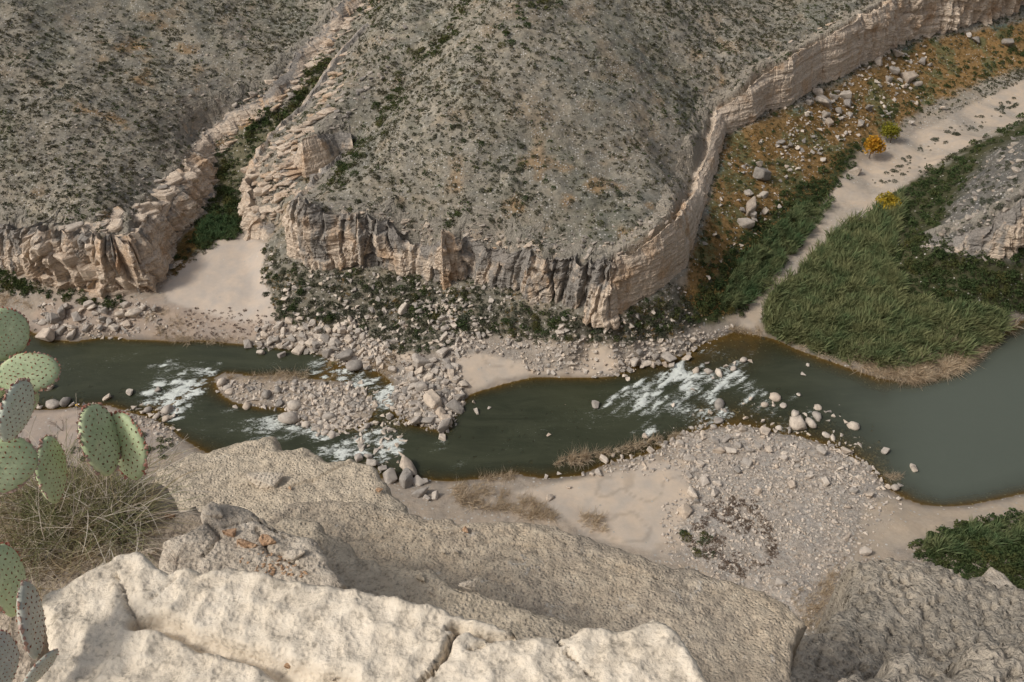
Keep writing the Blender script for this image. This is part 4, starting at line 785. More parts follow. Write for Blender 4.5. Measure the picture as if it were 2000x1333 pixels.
stuff_leaves('scrub', SMALL, Xs[r1], size[r1], M['scrub'], 'low grey-green desert scrub covering the canyon slopes', 'scrub')
stuff_leaves('scrub', SMALL, np.concatenate([Xs[r2], gp[rest_g]]), np.concatenate([size[r2]*.9, gs[rest_g]]), M['bush'], 'darker green scrub scattered over the canyon slopes', 'scrub')
print('scrub', len(rest))
# dense growth: bushes by area
def area_bushes(poly, n, s0, s1, mat, name, lab, T=MED, pw=1.5, edge=10, cond=None):
    A_, B_ = scatter_poly(poly, n, edge=edge); X = hit(A_, B_); s = s0+(s1-s0)*RNG.random(len(X))**pw
    m = X[:, 2] > .15
    if cond is not None: m &= cond(X)
    X = X[m]; s = s[m]; X[:, 2] -= s*.05
    return X, s
allb = []
def reg(kind, ind_lab, grp, *ar, ni=20, **kw):
    X, s = area_bushes(*ar, **kw); o_ = np.argsort(-s/np.linalg.norm(X-CAM, axis=1)); mat = M[kind]
    individuals(X[o_[:ni]], s[o_[:ni]], ME_B if kind == 'bush' else ME_G, 'bush', ind_lab, 'bush', grp)
    r_ = o_[ni:]; allb.append((kind, X[r_], s[r_]))
reg('bush', 'dark green bush in the thicket right of the dry wash', 'bushes of the right thicket', PG['bushR'], 2300, .7, 2.4, None, '', '', ni=40, cond=lambda X: X[:, 2] < 9.5)
reg('bush', 'dark bush on the talus under the front cliff', 'bushes on the talus under the front cliff', PG['talus'], 560, .4, 1.9, None, '', '', ni=32, cond=lambda X: fbm(X[:, 0]/4, X[:, 1]/4, seed=501) > -.15)
reg('greybush', 'grey-green bush on the talus under the front cliff', 'grey bushes on the talus', PG['talus'], 1500, .35, 1.3, None, '', '', ni=8)
reg('bush', 'dark green bush between the ochre slope and the dry wash', 'bushes left of the dry wash', PG['greenlow'], 700, .6, 2.0, None, '', '', ni=25, edge=16)
reg('bush', 'dark green bush on the ochre slope', 'bushes on the ochre slope', PG['ochre'], 520, .3, 1.6, None, '', '', ni=14, pw=2.2)
reg('greybush', 'grey-green bush on the ochre slope', 'grey bushes on the ochre slope', PG['ochre'], 380, .3, 1.2, None, '', '', ni=6, pw=2)
reg('bush', 'dark green bush along the upper edge of the dry wash', 'bushes along the upper wash', [(1690,250),(1780,215),(1900,160),(2000,120),(2150,60),(2150,20),(2000,70),(1900,120),(1780,190),(1680,235)], 260, .6, 2., None, '', '', ni=10)
reg('bush', 'dark green bush at the foot of the left cliff', 'bushes at the foot of the left cliff', [(-60,520),(40,540),(80,565),(130,575),(240,585),(250,600),(150,590),(50,570),(-60,560)], 130, .7, 2.2, None, '', '', ni=12)
reg('bush', 'dark bush along the floor of the left gully', 'bushes on the gully floor', PG['veg1'], 260, .4, 1.6, None, '', '', ni=10)
reg('bush', 'green bush in the mouth of the side gully', 'bushes in the gully mouth', [(375,470),(400,420),(430,370),(465,380),(472,450),(440,460),(395,488)], 260, .6, 2.2, None, '', '', ni=16)
reg('bush', 'dark green bush behind the foreground rock at lower right', 'bushes at lower right', [(1780,1080),(1830,1040),(1900,1025),(2000,1010),(2200,960),(2200,1100),(2010,1160),(1900,1140)], 1000, .7, 2.2, None, '', '', ni=14)
reg('greybush', 'grey leafless bush in the dry wash', 'grey bushes in the dry wash', [(1690,370),(1760,310),(1850,260),(1980,190),(1990,215),(1880,265),(1790,320),(1720,370)], 170, .4, 1.6, None, '', '', ni=12)
reg('greybush', 'grey-green bush on the floor of the left gully', 'grey bushes in the left gully', PG['veg1'], 260, .3, 1.2, None, '', '', ni=4)
reg('greybush', 'grey-green bush on the grey rocky knob', 'bushes on the rocky knob', PG['knob'], 620, .4, 1.4, None, '', '', ni=6)
reg('bush', 'dark green bush beside the cactus on the near left bank', 'bushes on the near left bank', [(270,850),(330,850),(370,870),(300,905),(140,900),(150,870)], 30, .9, 1.8, None, '', '', ni=5)
reg('bush', 'low green bush in the gravel bar', 'bushes in the gravel bar', [(1330,1040),(1390,1040),(1400,1090),(1350,1095)], 14, .7, 1.7, None, '', '', ni=4, edge=2)
for kd, lab in (('bush', 'dense dark green brush filling the valley floor'), ('greybush', 'grey-green brush scattered over the lower slopes')):
    X = np.concatenate([q[1] for q in allb if q[0] == kd]); s = np.concatenate([q[2] for q in allb if q[0] == kd]); stuff_leaves('brush', MED, X, s, M[kd], lab, 'brush')
# ochre grass on the slope
A_, B_ = scatter_poly(PG['ochre'], 5200, edge=4); X = hit(A_, B_); A2, B2 = scatter_poly(PG['talus'], 700); X2 = hit(A2, B2); A3, B3 = scatter_poly(PG['olive1'], 400); X3 = hit(A3, B3)
X = np.concatenate([X, X2[fbm(X2[:, 0]/5, X2[:, 1]/5, seed=601) > 0], X3]); X = X[X[:, 2] > 1]
stuff_leaves('dry_grass', SMALL, X, RNG.uniform(.35, .9, len(X)), M['ochre'], 'tawny ochre grass covering the slope under the right cliff', 'grass', (1, 1, .5))
# reeds
def cane(seed, n=18, lean=.38, wd_=.018):
    r = np.random.default_rng(seed); V_, F_ = [], []
    for i in range(n):
        a0 = r.uniform(0, 6.28); b0 = np.array([math.cos(a0), math.sin(a0), 0])*r.uniform(0, .16); ld = r.uniform(0, 6.28); l = lean*r.uniform(.3, 1.3); hh_ = r.uniform(.6, 1.); ow = r.uniform(0, 3.14); w = np.array([math.cos(ow), math.sin(ow), 0])*wd_*r.uniform(.7, 1.4)
        dirv = np.array([math.cos(ld), math.sin(ld), 0])
        pts = [b0+dirv*l*t*t+np.array([0, 0, hh_*(t-.18*t*t*l*2)]) for t in (0, .4, .75, 1.)]; ws = [.5, 1., .9, .1]; o0 = len(V_)
        for p_, k in zip(pts, ws): V_ += [p_-w*k, p_+w*k]
        for k in range(3): F_.append([o0+2*k, o0+2*k+1, o0+2*k+3, o0+2*k+2])
    return np.array(V_), np.array(F_)
CANE = [cane(i) for i in range(6)]; FLATR = [cane(30+i, 12, 1.0, .016) for i in range(6)]
def reeds(name, polys, mat, lab, hgt, T=CANE, leanx=.25, leany=-.1, z0=.05, cat='reeds'):
    X = []
    for poly, n in polys:
        A_, B_ = scatter_poly(poly, n, edge=5); X.append(hit(A_, B_, zmin=0))
    X = np.concatenate(X); n = len(X); ke = fbm(X[:, 0]/2.2, X[:, 1]/2.2, seed=79, o=3) > -.34; X = X[ke]; n = len(X); s = hgt*RNG.uniform(.55, 1.3, n)*(1+.55*fbm(X[:, 0]/2.6, X[:, 1]/2.6, seed=71, o=3)); X[:, 2] -= z0
    lx = leanx+.24*RNG.normal(size=n)+.4*fbm(X[:, 0]/4, X[:, 1]/4, seed=73, o=3); ly = leany+.24*RNG.normal(size=n)+.4*fbm(X[:, 0]/4, X[:, 1]/4, seed=75, o=3)
    rot = tilt(-ly, lx)@rotz(RNG.uniform(0, 6.28, n)); o = obj(name, merged(name, T, X, s, rot, mat)); tag(o, lab, cat, kind='stuff'); return o
reeds('reed_bed', [(PG['reedR'], 4200)], M['reed'], 'tall green reeds on the point right of the wash mouth', 3.2)
reeds('reed_bed', [([(1400,600),(1440,520),(1500,460),(1560,400),(1620,400),(1560,480),(1500,560),(1450,600)], 900)], M['reed'], 'green reeds lining the left side of the dry wash', 2.2)
reeds('reed_bed', [([(1790,1075),(1850,1040),(1960,1022),(2000,1010),(2200,970),(2200,1040),(1960,1060),(1850,1085)], 500)], M['reed'], 'dark green reeds at lower right beside the beach', 2.2)
reeds('reed_bed', [([(385,460),(410,420),(465,430),(460,465),(430,470),(395,492)], 260)], M['reed'], 'green reeds at the head of the sand fan', 1.6)
reeds('dead_reeds', [([(1500,655),(1560,680),(1650,712),(1720,735),(1790,747),(1850,733),(1890,712),(1940,668),(2000,622),(2060,590),(2060,575),(1950,655),(1850,715),(1760,738),(1700,726),(1560,676)], 420), ([(1690,715),(1760,705),(1850,690),(1940,655),(1930,680),(1880,715),(1840,736),(1780,746),(1720,736)], 700)], M['dryreed'], 'flattened straw-coloured dead reeds along the water edge of the point', 1.7, FLATR, .1, -.3)
reeds('dead_reeds', [([(1640,690),(1700,690),(1850,650),(1940,640),(1900,690),(1800,725),(1700,725)], 600)], M['dryreed'], 'pale dead canes at the foot of the reed bed', 1.9, FLATR, .3, -.5)
reeds('dead_reeds', [([(1070,908),(1100,895),(1200,878),(1240,868),(1330,846),(1330,852),(1230,880),(1120,905)], 260), ([(870,960),(900,945),(1000,960),(1090,1000),(1100,1024),(1000,1005),(900,985)], 420), ([(930,935),(1010,925),(1000,935),(950,942)], 60), ([(1120,1000),(1170,1010),(1180,1040),(1140,1040)], 40)], M['dryreed'], 'brown flattened dead reeds along the near river edge', 1.5, FLATR, .9, -.4)
reeds('dead_reeds', [([(-60,560),(40,580),(60,600),(-60,620)], 120), ([(280,620),(330,600),(370,640),(300,650)], 60), ([(710,700),(760,690),(770,740),(720,715)], 90), ([(430,735),(600,728),(600,742),(440,745)], 100), ([(1420,640),(1490,640),(1490,655),(1440,652)], 60), ([(1715,925),(1760,925),(1755,938),(1720,935)], 24), ([(1540,1160),(1610,1130),(1650,1090),(1600,1220),(1570,1230)], 180), ([(300,650),(360,655),(480,665),(440,672),(340,668)], 90)], M['dryreed'], 'scattered straw-coloured dead grass and reed litter on the banks', 1.1, FLATR, .5, -.4, cat='dead grass')
# brown weeds of the gravel bar
A_, B_ = scatter_poly([(1350,1000),(1430,970),(1520,1000),(1520,1080),(1450,1130),(1380,1100),(1340,1060)], 600); X = hit(A_, B_); X = X[fbm(X[:, 0]/2.4, X[:, 1]/2.4, seed=611) > .0]
stuff_leaves('weeds', SMALL, X, RNG.uniform(.3, .9, len(X)), M['twig'], 'brown dry weeds in patches on the gravel bar', 'weeds', (1, 1, .5))
A_, B_ = scatter_poly([(700,680),(780,695),(830,700),(770,720),(700,705)], 90); X = hit(A_, B_); A_, B_ = scatter_poly([(380,600),(520,610),(520,650),(420,665),(300,655)], 160); X = np.concatenate([X, hit(A_, B_)])
stuff_leaves('weeds', SMALL, X, RNG.uniform(.3, .8, len(X)), M['twig'], 'brown weeds and driftwood litter on the far bank', 'weeds', (1, 1, .4))

# trees: orange, olive, yellow
def limb(bm, a, b, ra, rb, n=6):
    a, b = Vector(a), Vector(b); d = (b-a).normalized(); u = d.orthogonal().normalized(); v = d.cross(u)
    A = [bm.verts.new(a+(u*math.cos(t)+v*math.sin(t))*ra) for t in [6.2832*i/n for i in range(n)]]; B = [bm.verts.new(b+(u*math.cos(t)+v*math.sin(t))*rb) for t in [6.2832*i/n for i in range(n)]]
    for i in range(n): bm.faces.new((A[i], A[(i+1) % n], B[(i+1) % n], B[i]))
def bmobj(name, bm, mat, parent=None, smooth=True, loc=None):
    me = bpy.data.meshes.new(name); bm.to_mesh(me); bm.free(); me.materials.append(mat); me.polygons.foreach_set('use_smooth', np.full(len(me.polygons), smooth)); return obj(name, me, parent, loc)
def tree(px, py, wpx, ratio, mat, label, seed):
    p = hit([px], [py+wpx*.35])[0]; d = np.linalg.norm(p-CAM); w = wpx*d/F; h = w*ratio; r = random.Random(seed)
    t = empty('tree', p, label, 'tree'); bm = bmesh.new(); limb(bm, (0, 0, -.2), (0, 0, h*.45), .14, .09)
    cl = []
    for i in range(11):
        a = r.uniform(0, 6.28); q = r.uniform(.1, .38)*w; c = Vector((q*math.cos(a), q*math.sin(a), h*r.uniform(.35, .8))); limb(bm, (0, 0, h*r.uniform(.2, .42)), c, .05, .02, 4); cl.append((c, w*r.uniform(.24, .36)))
    bmobj('trunk', bm, M['bark'], t)
    Vs, Fs, o0 = [], [], 0
    for k, (c, s) in enumerate(cl):
        v, f = leafball(seed+k, 130, .09, .9, .3); Vs.append(v*s*1.9+np.array(c)); Fs.append(f+o0); o0 += len(v)
    obj('crown', npmesh('crown', np.concatenate(Vs), np.concatenate(Fs), [mat]), t)
tree(1697, 297, 38, .95, M['orange'], 'bright orange autumn tree at the edge of the dry wash', 5)
tree(1738, 268, 34, .9, M['olive'], 'olive-yellow tree behind the orange tree at the wash edge', 25)
tree(1733, 401, 40, .6, M['yellow'], 'low yellow-leaved tree at the edge of the right thicket', 45)
# ------------------------------------------------------------------ foreground rock at the cliff edge
def onplane(px, py, pl):
    z0, sx, sy = pl; d = ray(px, py); t = (z0-CH)/(d[..., 2]-sx*d[..., 0]-sy*d[..., 1]); return CAM+d*t[..., None]
def slab(name, out, pl, step, mat, surf, depth=.8, rnd=.05, cracks=(), rough=.012, seed=1, label=None, cat='rock', flare=.25):
    W = onplane(np.array([q[0] for q in out], float), np.array([q[1] for q in out], float), pl)[:, :2]
    m = .22; x = np.arange(W[:, 0].min()-m, W[:, 0].max()+m, step); y = np.arange(W[:, 1].min()-m, W[:, 1].max()+m, step)
    GX, GY = np.meshgrid(x, y, indexing='ij'); ox = GX+fbm(GX*9, GY*9, seed=seed, o=4)*rough*2.2+fbm(GX*2.5, GY*2.5, seed=seed+1, o=2)*rough*2; oy = GY+fbm(GX*9, GY*9, seed=seed+2, o=4)*rough*2.2+fbm(GX*2.5, GY*2.5, seed=seed+3, o=2)*rough*2
    d, nx_, ny_ = polydist(ox, oy, W)
    base = lambda a, b: pl[0]+pl[1]*a+pl[2]*b
    e = np.clip(-d, 0, m); k = e/m
    tx = np.where(d < 0, nx_+(GX-ox)+(ox-nx_)*flare*k, GX); ty = np.where(d < 0, ny_+(GY-oy)+(oy-ny_)*flare*k, GY)
    h = surf(GX, GY)
    q = np.clip(d/rnd, 0, 1); h = h-rnd*.55*(1-np.sqrt(1-(1-q)**2))
    for L, wd_, dp in cracks:
        cw = onplane(np.array([c[0] for c in L], float), np.array([c[1] for c in L], float), pl)[:, :2]
        cd, _, _ = polydist(GX+fbm(GX*14, GY*14, seed=seed+5, o=3)*.012, GY+fbm(GX*14, GY*14, seed=seed+6, o=3)*.012, cw, False); h = h-dp*ss(wd_, wd_*.25, cd)
    Z = base(np.where(d < 0, nx_, GX), np.where(d < 0, ny_, GY))+h-k*depth-(k > 0)*rnd*.0
    Z = Z+np.where(k > 0, .03*fbm(GX*6, GY*6, Z*6, seed=seed+8, o=3), 0)
    Fq = gridfaces(len(x), len(y)); dm = d.ravel()[Fq].max(1) > -m*.98; Fq = Fq[dm]; us = np.unique(Fq); mp = np.zeros(d.size, int); mp[us] = np.arange(len(us))
    V_ = np.stack([tx, ty, Z], -1).reshape(-1, 3)[us]; c0 = V_.mean(0); c0[2] = V_[:, 2].min()
    o = obj(name, npmesh(name, V_-c0, mp[Fq], [mat], True), loc=c0); tag(o, label, cat); return pl
CREAM = mat_slab('cream_limestone', (.73, .635, .505), (.62, .53, .41), (.78, .695, .57), pit=75., bd=.006)
TAN = mat_slab('tan_limestone', (.64, .53, .39), (.47, .395, .30), (.74, .63, .48), pit=65., ds=1.2)
TANR = mat_slab('stained_limestone', (.61, .49, .35), (.43, .36, .28), (.71, .60, .45), pit=65., spots=(.58, .53, .46), ds=1.2)
GREY = mat_slab('grey_limestone', (.49, .42, .33), (.31, .275, .225), (.59, .515, .415), pit=38., ds=.7, bd=.04)
PALE = mat_slab('pale_limestone', (.64, .55, .435), (.50, .42, .33), (.72, .635, .52), pit=60.)
SOIL = mat_slab('dusty_rock', (.50, .41, .31), (.32, .26, .20), (.60, .51, .40), pit=50.)
def s_cups(cell, dp, und, sd, an=1.15):
    def f(x, y):
        wx = x+fbm(x*6, y*6, seed=sd, o=2)*.022; wy = y+fbm(x*6, y*6, seed=sd+1, o=2)*.022
        a, b, c = worley(wx/cell, wy*an/cell, sd); a2, b2, _ = worley(wx/(cell*.5), wy/(cell*.5), sd+3)
        k = .45+.55*ss(-.5, .25, fbm(x*1.6, y*1.6, seed=sd+4, o=2))
        return dp*k*(np.minimum(a, .85)**1.9*1.9-.6)+dp*.42*(a2**1.7*1.5-.3)*ss(-.3, .3, fbm(x*4, y*4, seed=sd+9, o=2))+und*fbm(x*2.2, y*2.2, seed=sd+5, o=4)+dp*.10*fbm(x*40, y*40, seed=sd+6, o=3)
    return f
def s_pits(cell, dp, und, sd):
    def f(x, y):
        wx = x+fbm(x*7, y*7, seed=sd, o=2)*.03; wy = y+fbm(x*7, y*7, seed=sd+1, o=2)*.03; r = 0
        for k, c in enumerate((cell, cell*.6)):
            a, b, cid = worley((wx*.8+wy*.5)/c, (wy*.8-wx*.5)*1.5/c, sd+k*7); r = r-dp*(1-.4*k)*ss(.52, .12, a)*(cid > .25)*(.5+cid)
        return r+und*fbm(x*1.1, y*1.1, seed=sd+5, o=3)+und*.16*fbm(x*9, y*9, seed=sd+6, o=4)
    return f
def s_rough(und, fine, sd, fs=22):
    return lambda x, y: und*fbm(x*1.3, y*1.3, seed=sd, o=3)+und*.35*fbm(x*5, y*5, seed=sd+1, o=3)+fine*(fbm(x*fs, y*fs, seed=sd+2, o=4)-.6*ss(.42, .1, worley(x*fs*.55, y*fs*.55, sd+3)[0]))
PA = (98.34, .02, -.06); PB = (97.02, -.05, -.22); PB3 = (97.35, -.04, -.14); PB1 = (96.75, .02, -.2); PB4 = (97.62, -.04, -.08); PE = (97.44, 0., -.06); PC = (95.6, -.1, -.25); PD = (97.0, -.05, -.2); PF = (95.9, -.05, -.2)
slab('rock_ledge', [(78,1165),(95,1150),(115,1143),(135,1130),(170,1112),(190,1096),(208,1098),(217,1084),(240,1080),(252,1074),(278,1090),(300,1106),(325,1118),(345,1110),(385,1118),(410,1114),(440,1108),(480,1112),(520,1122),(600,1134),(660,1137),(720,1147),(770,1158),(825,1172),(865,1178),(880,1196),(920,1206),(965,1216),(1003,1234),(960,1240),(1010,1242),(1060,1236),(1110,1238),(1130,1226),(1170,1224),(1215,1225),(1250,1216),(1272,1200),(1300,1216),(1325,1238),(1345,1272),(1372,1320),(1400,1370),(1440,1500),(-250,1560),(-250,1400),(60,1330),(95,1270),(82,1215)],
     PA, .0085, CREAM, s_cups(.055, .0145, .006, 301), .7, .022, [([(222,1120),(240,1150),(265,1195),(270,1215)], .006, .02), ([(268,1213),(300,1208),(380,1240),(430,1262),(520,1290),(600,1318),(700,1345),(800,1370)], .028, .045), ([(893,1228),(875,1262),(862,1285),(828,1320),(810,1345)], .009, .05), ([(1080,1238),(1105,1275),(1140,1310),(1175,1345)], .004, .025), ([(880,1216),(905,1222),(940,1232),(1000,1240)], .010, .05), ([(345,1118),(330,1140),(300,1165)], .004, .012), ([(960,1240),(935,1255),(915,1262)], .006, .02)], .0055, 310,
     'bright cream limestone ledge with scalloped surface and cracks along the bottom', 'rock')
slab('rock_slab', [(540,985),(570,968),(640,965),(700,972),(770,985),(840,1002),(900,1012),(1000,1010),(1050,1020),(1090,1025),(1170,1052),(1200,1068),(1250,1080),(1320,1110),(1360,1105),(1400,1120),(1450,1130),(1520,1160),(1560,1190),(1588,1217),(1565,1255),(1540,1300),(1500,1500),(700,1500),(420,1300),(500,1060)],
     PB, .012, TANR, s_rough(.04, .012, 321), 2.6, .08, [([(700,1000),(900,1050),(1120,1075),(1330,1150)], .006, .012), ([(1050,1025),(1180,1110),(1400,1160)], .005, .012)], .018, 330, 'broad tan pitted slab running down right behind the bright ledge')
slab('rock_slab', [(560,1000),(620,1012),(660,1040),(700,1078),(760,1100),(850,1118),(930,1150),(1000,1180),(1080,1195),(1160,1222),(1250,1300),(1000,1500),(400,1400),(380,1150),(500,1040)],
     PB3, .012, TAN, s_rough(.04, .009, 341), .32, .07, [], .02, 350, 'sandy tan strip of rock between the bright ledge and the broad slab')
slab('rock_slab', [(285,935),(300,908),(340,892),(370,880),(430,861),(480,850),(520,853),(560,862),(600,866),(640,880),(690,893),(710,905),(740,925),(755,950),(790,978),(800,1010),(700,1060),(560,1100),(380,1050),(280,990)],
     PB1, .012, TAN, s_rough(.05, .012, 361), 2.2, .12, [([(690,893),(620,930),(560,950)], .012, .02)], .03, 370, 'rounded tan rock shoulder with rough crust above the dark river')
slab('rock_slab', [(395,985),(440,978),(480,990),(520,1008),(560,1030),(610,1062),(640,1100),(665,1140),(600,1200),(350,1250),(290,1150),(330,1060),(405,1015)],
     PB4, .01, PALE, s_rough(.03, .007, 381), .25, .05, [([(405,1015),(430,1050),(400,1090)], .008, .03), ([(440,1030),(500,1010),(560,1050)], .006, .02), ([(500,1030),(530,1080),(590,1110)], .006, .025)], .02, 390, 'pale broken slab with loose orange stones left of centre')
slab('rock_slab', [(-300,930),(60,925),(100,905),(150,893),(185,897),(230,905),(290,908),(360,960),(440,985),(500,1060),(520,1200),(100,1250),(120,1600),(-300,1600)],
     PE, .014, SOIL, s_rough(.06, .012, 401), 1.8, .08, [], .04, 410, 'dusty rock shelf under the dry grass and cacti')
slab('rock_buttress', [(1450,1500),(1490,1320),(1560,1262),(1600,1220),(1618,1190),(1650,1135),(1668,1105),(1700,1090),(1760,1082),(1800,1088),(1860,1092),(1920,1112),(1960,1128),(2000,1137),(2120,1190),(2250,1400),(2200,1560)],
     PC, .02, GREY, s_pits(.105, .034, .07, 421), 4., .25, [], .06, 430, 'large grey pitted rock buttress at the lower right')
slab('rock_buttress', [(1560,1500),(1620,1370),(1700,1332),(1745,1318),(1790,1298),(1850,1286),(1900,1262),(1950,1240),(2010,1215),(2200,1150),(2300,1560)],
     PD, .014, GREY, s_pits(.10, .032, .06, 441), 2.4, .12, [], .04, 450, 'nearer grey knobbly rock in the bottom right corner')
slab('rock_slab', [(1915,1120),(1930,1104),(1942,1100),(1960,1112),(1985,1135),(2000,1150),(1960,1180),(1920,1150)],
     (95.1, -.1, -.25), .02, PALE, s_rough(.02, .01, 461), 2.5, .1, [], .02, 470, 'small pale rock tip rising behind the grey buttress')
# loose stones: px, py, width px, plane, material, label
STM = {'o': mat_slab('orange_stone', (.66, .42, .25), (.50, .31, .19), (.70, .52, .36), pit=90., ds=2.), 'p': PALE, 't': TAN}
SM = {k: [rock_mesh('stone', 60+i, True, v) for i in range(4)] for k, v in STM.items()}
for i, (a, b, w, pl, mk, fl, lab) in enumerate([(910,1037,14,PB,'o',.8,'small tan stone on the upper part of the broad slab'), (891,1078,11,PB,'p',.8,'small white stone in the middle of the broad slab'), (866,1080,7,PB,'t',.8,'tiny tan pebble left of the small white stone'), (915,1140,36,PB3,'p',.35,'flat pale stone lying on the sandy rock strip'), (824,1130,22,PB3,'t',.6,'brown chip of rock on the sandy strip near the ledge'),
      (741,958,13,PB1,'o',.8,'orange-tan stone at the right end of the rounded shoulder'), (448,1042,22,PB4,'o',.6,'small orange stone left of the big orange one'), (483,1064,38,PB4,'o',.45,'big flat orange stone on the pale broken slab'), (523,1058,34,PB4,'o',.6,'crumbly orange stone right of the big orange one'), (575,1085,40,PB4,'p',.5,'cream lump of rock at the right edge of the broken slab'),
      (514,937,56,PB1,'p',.25,'thin pale flake of stone on the rounded shoulder'), (332,1009,16,PE,'o',.8,'small orange stone beside the dry grass'), (567,938+16,9,PB1,'o',.8,'tiny orange stone near the pale flake'), (560,1288,16,PA,'o',.7,'small cream stone in the groove of the bright ledge'), (655,1312,20,PA,'p',.5,'flat cream chip farther right in the groove of the ledge'), (290,1078,24,PE,'p',.6,'pale pebble between grass and the tip of the ledge'), (420,1000,44,PB4,'p',.4,'squarish pale block at the top of the broken slab')]):
    X = onplane(np.array(a, float), np.array(b, float), pl); w_ = w*np.linalg.norm(X-CAM)/F; r = random.Random(i)
    o = bpy.data.objects.new('stone', SM[mk][i % 4]); COL.objects.link(o); o.location = (X[0], X[1], X[2]+w_*fl*.25-(.03 if pl is PA else 0)); o.scale = (w_*1.1, w_*r.uniform(.7, 1), w_*fl*1.3); o.rotation_euler = (r.uniform(-.2, .2), r.uniform(-.2, .2), r.uniform(-.6, .6)); tag(o, lab, 'stone')
ax, ay = scatter_poly([(450,1080),(540,1075),(590,1110),(610,1130),(520,1125),(470,1105)], 90, edge=1); X = onplane(ax, ay, PB4); X[:, 2] += .006; n = len(X); s = RNG.uniform(.006, .022, n)
o = obj('rock_crumbs', merged('rock_crumbs', LOW, X, s, rotz(RNG.uniform(0, 6, n))@tilt(RNG.uniform(-1, 1, n), RNG.uniform(-1, 1, n)), STM['o'])); tag(o, 'crumbs of orange rock in the hollow behind the ledge', 'stones', kind='stuff')
pts_, ss_ = [], []
for pl, poly, n_ in ((PB, [(800,1020),(1500,1170),(1500,1290),(1200,1200),(900,1130),(700,1060)], 60), (PB1, [(340,930),(600,880),(730,950),(600,960),(450,970)], 40), (PE, [(100,940),(290,930),(380,1060),(300,1080),(250,1040)], 120), (PB4, [(420,1000),(600,1100),(500,1110),(350,1080)], 50)):
    ax, ay = scatter_poly(poly, n_, edge=1); X = onplane(ax, ay, pl); pts_.append(X); ss_.append(RNG.uniform(.004, .014, len(X)))
X = np.concatenate(pts_); s = np.concatenate(ss_); n = len(X); o = obj('gravel', merged('grit', LOW, X, s, rotz(RNG.uniform(0, 6, n)), PALE)); tag(o, 'fine grit lying on the foreground slabs', 'gravel', kind='stuff')

# ------------------------------------------------------------------ prickly pears
def mat_pad(name, a, b, c2):
    m, nt = newmat(name); g = N(nt); tc = g.n('ShaderNodeTexCoord').outputs['Object']; oi = g.n('ShaderNodeObjectInfo').outputs['Random']
    n1 = g.noise(tc, 14, 4, .6); n2 = g.noise(tc, 90, 4, .6); c = g.mix(g.ramp(n1, [(.35, 0.), (.7, 1.)]), a, b); c = g.mix(g.math('MULTIPLY', g.ramp(g.noise(tc, 26, 5, .7), [(.58, 0.), (.68, 1.)]), .6), c, c2)
    c = g.mix(1., c, g.ramp(n2, [(.3, .85), (.7, 1.12)]), 'MULTIPLY'); g.out(c, .55, g.bump(n2, .25, .003), .35); return m
PAD = mat_pad('cactus_pad', (.41, .49, .27), (.57, .62, .38), (.52, .49, .30)); OLD = mat_pad('old_cactus_pad', (.40, .41, .33), (.52, .48, .42), (.45, .24, .12)); LIT_PAD = mat_pad('lit_cactus_pad', (.52, .56, .44), (.62, .64, .52), (.44, .50, .33))  # last one: paler copy with light painted in, for the pad turned left
ARE = mat_leaf('cactus_spines', (.22, .08, .045), (.40, .17, .09), (.16, .09, .05), scale=30.); TUFT = mat_leaf('cactus_glochids', (.34, .09, .06), (.55, .30, .20), (.62, .52, .44), scale=40.)
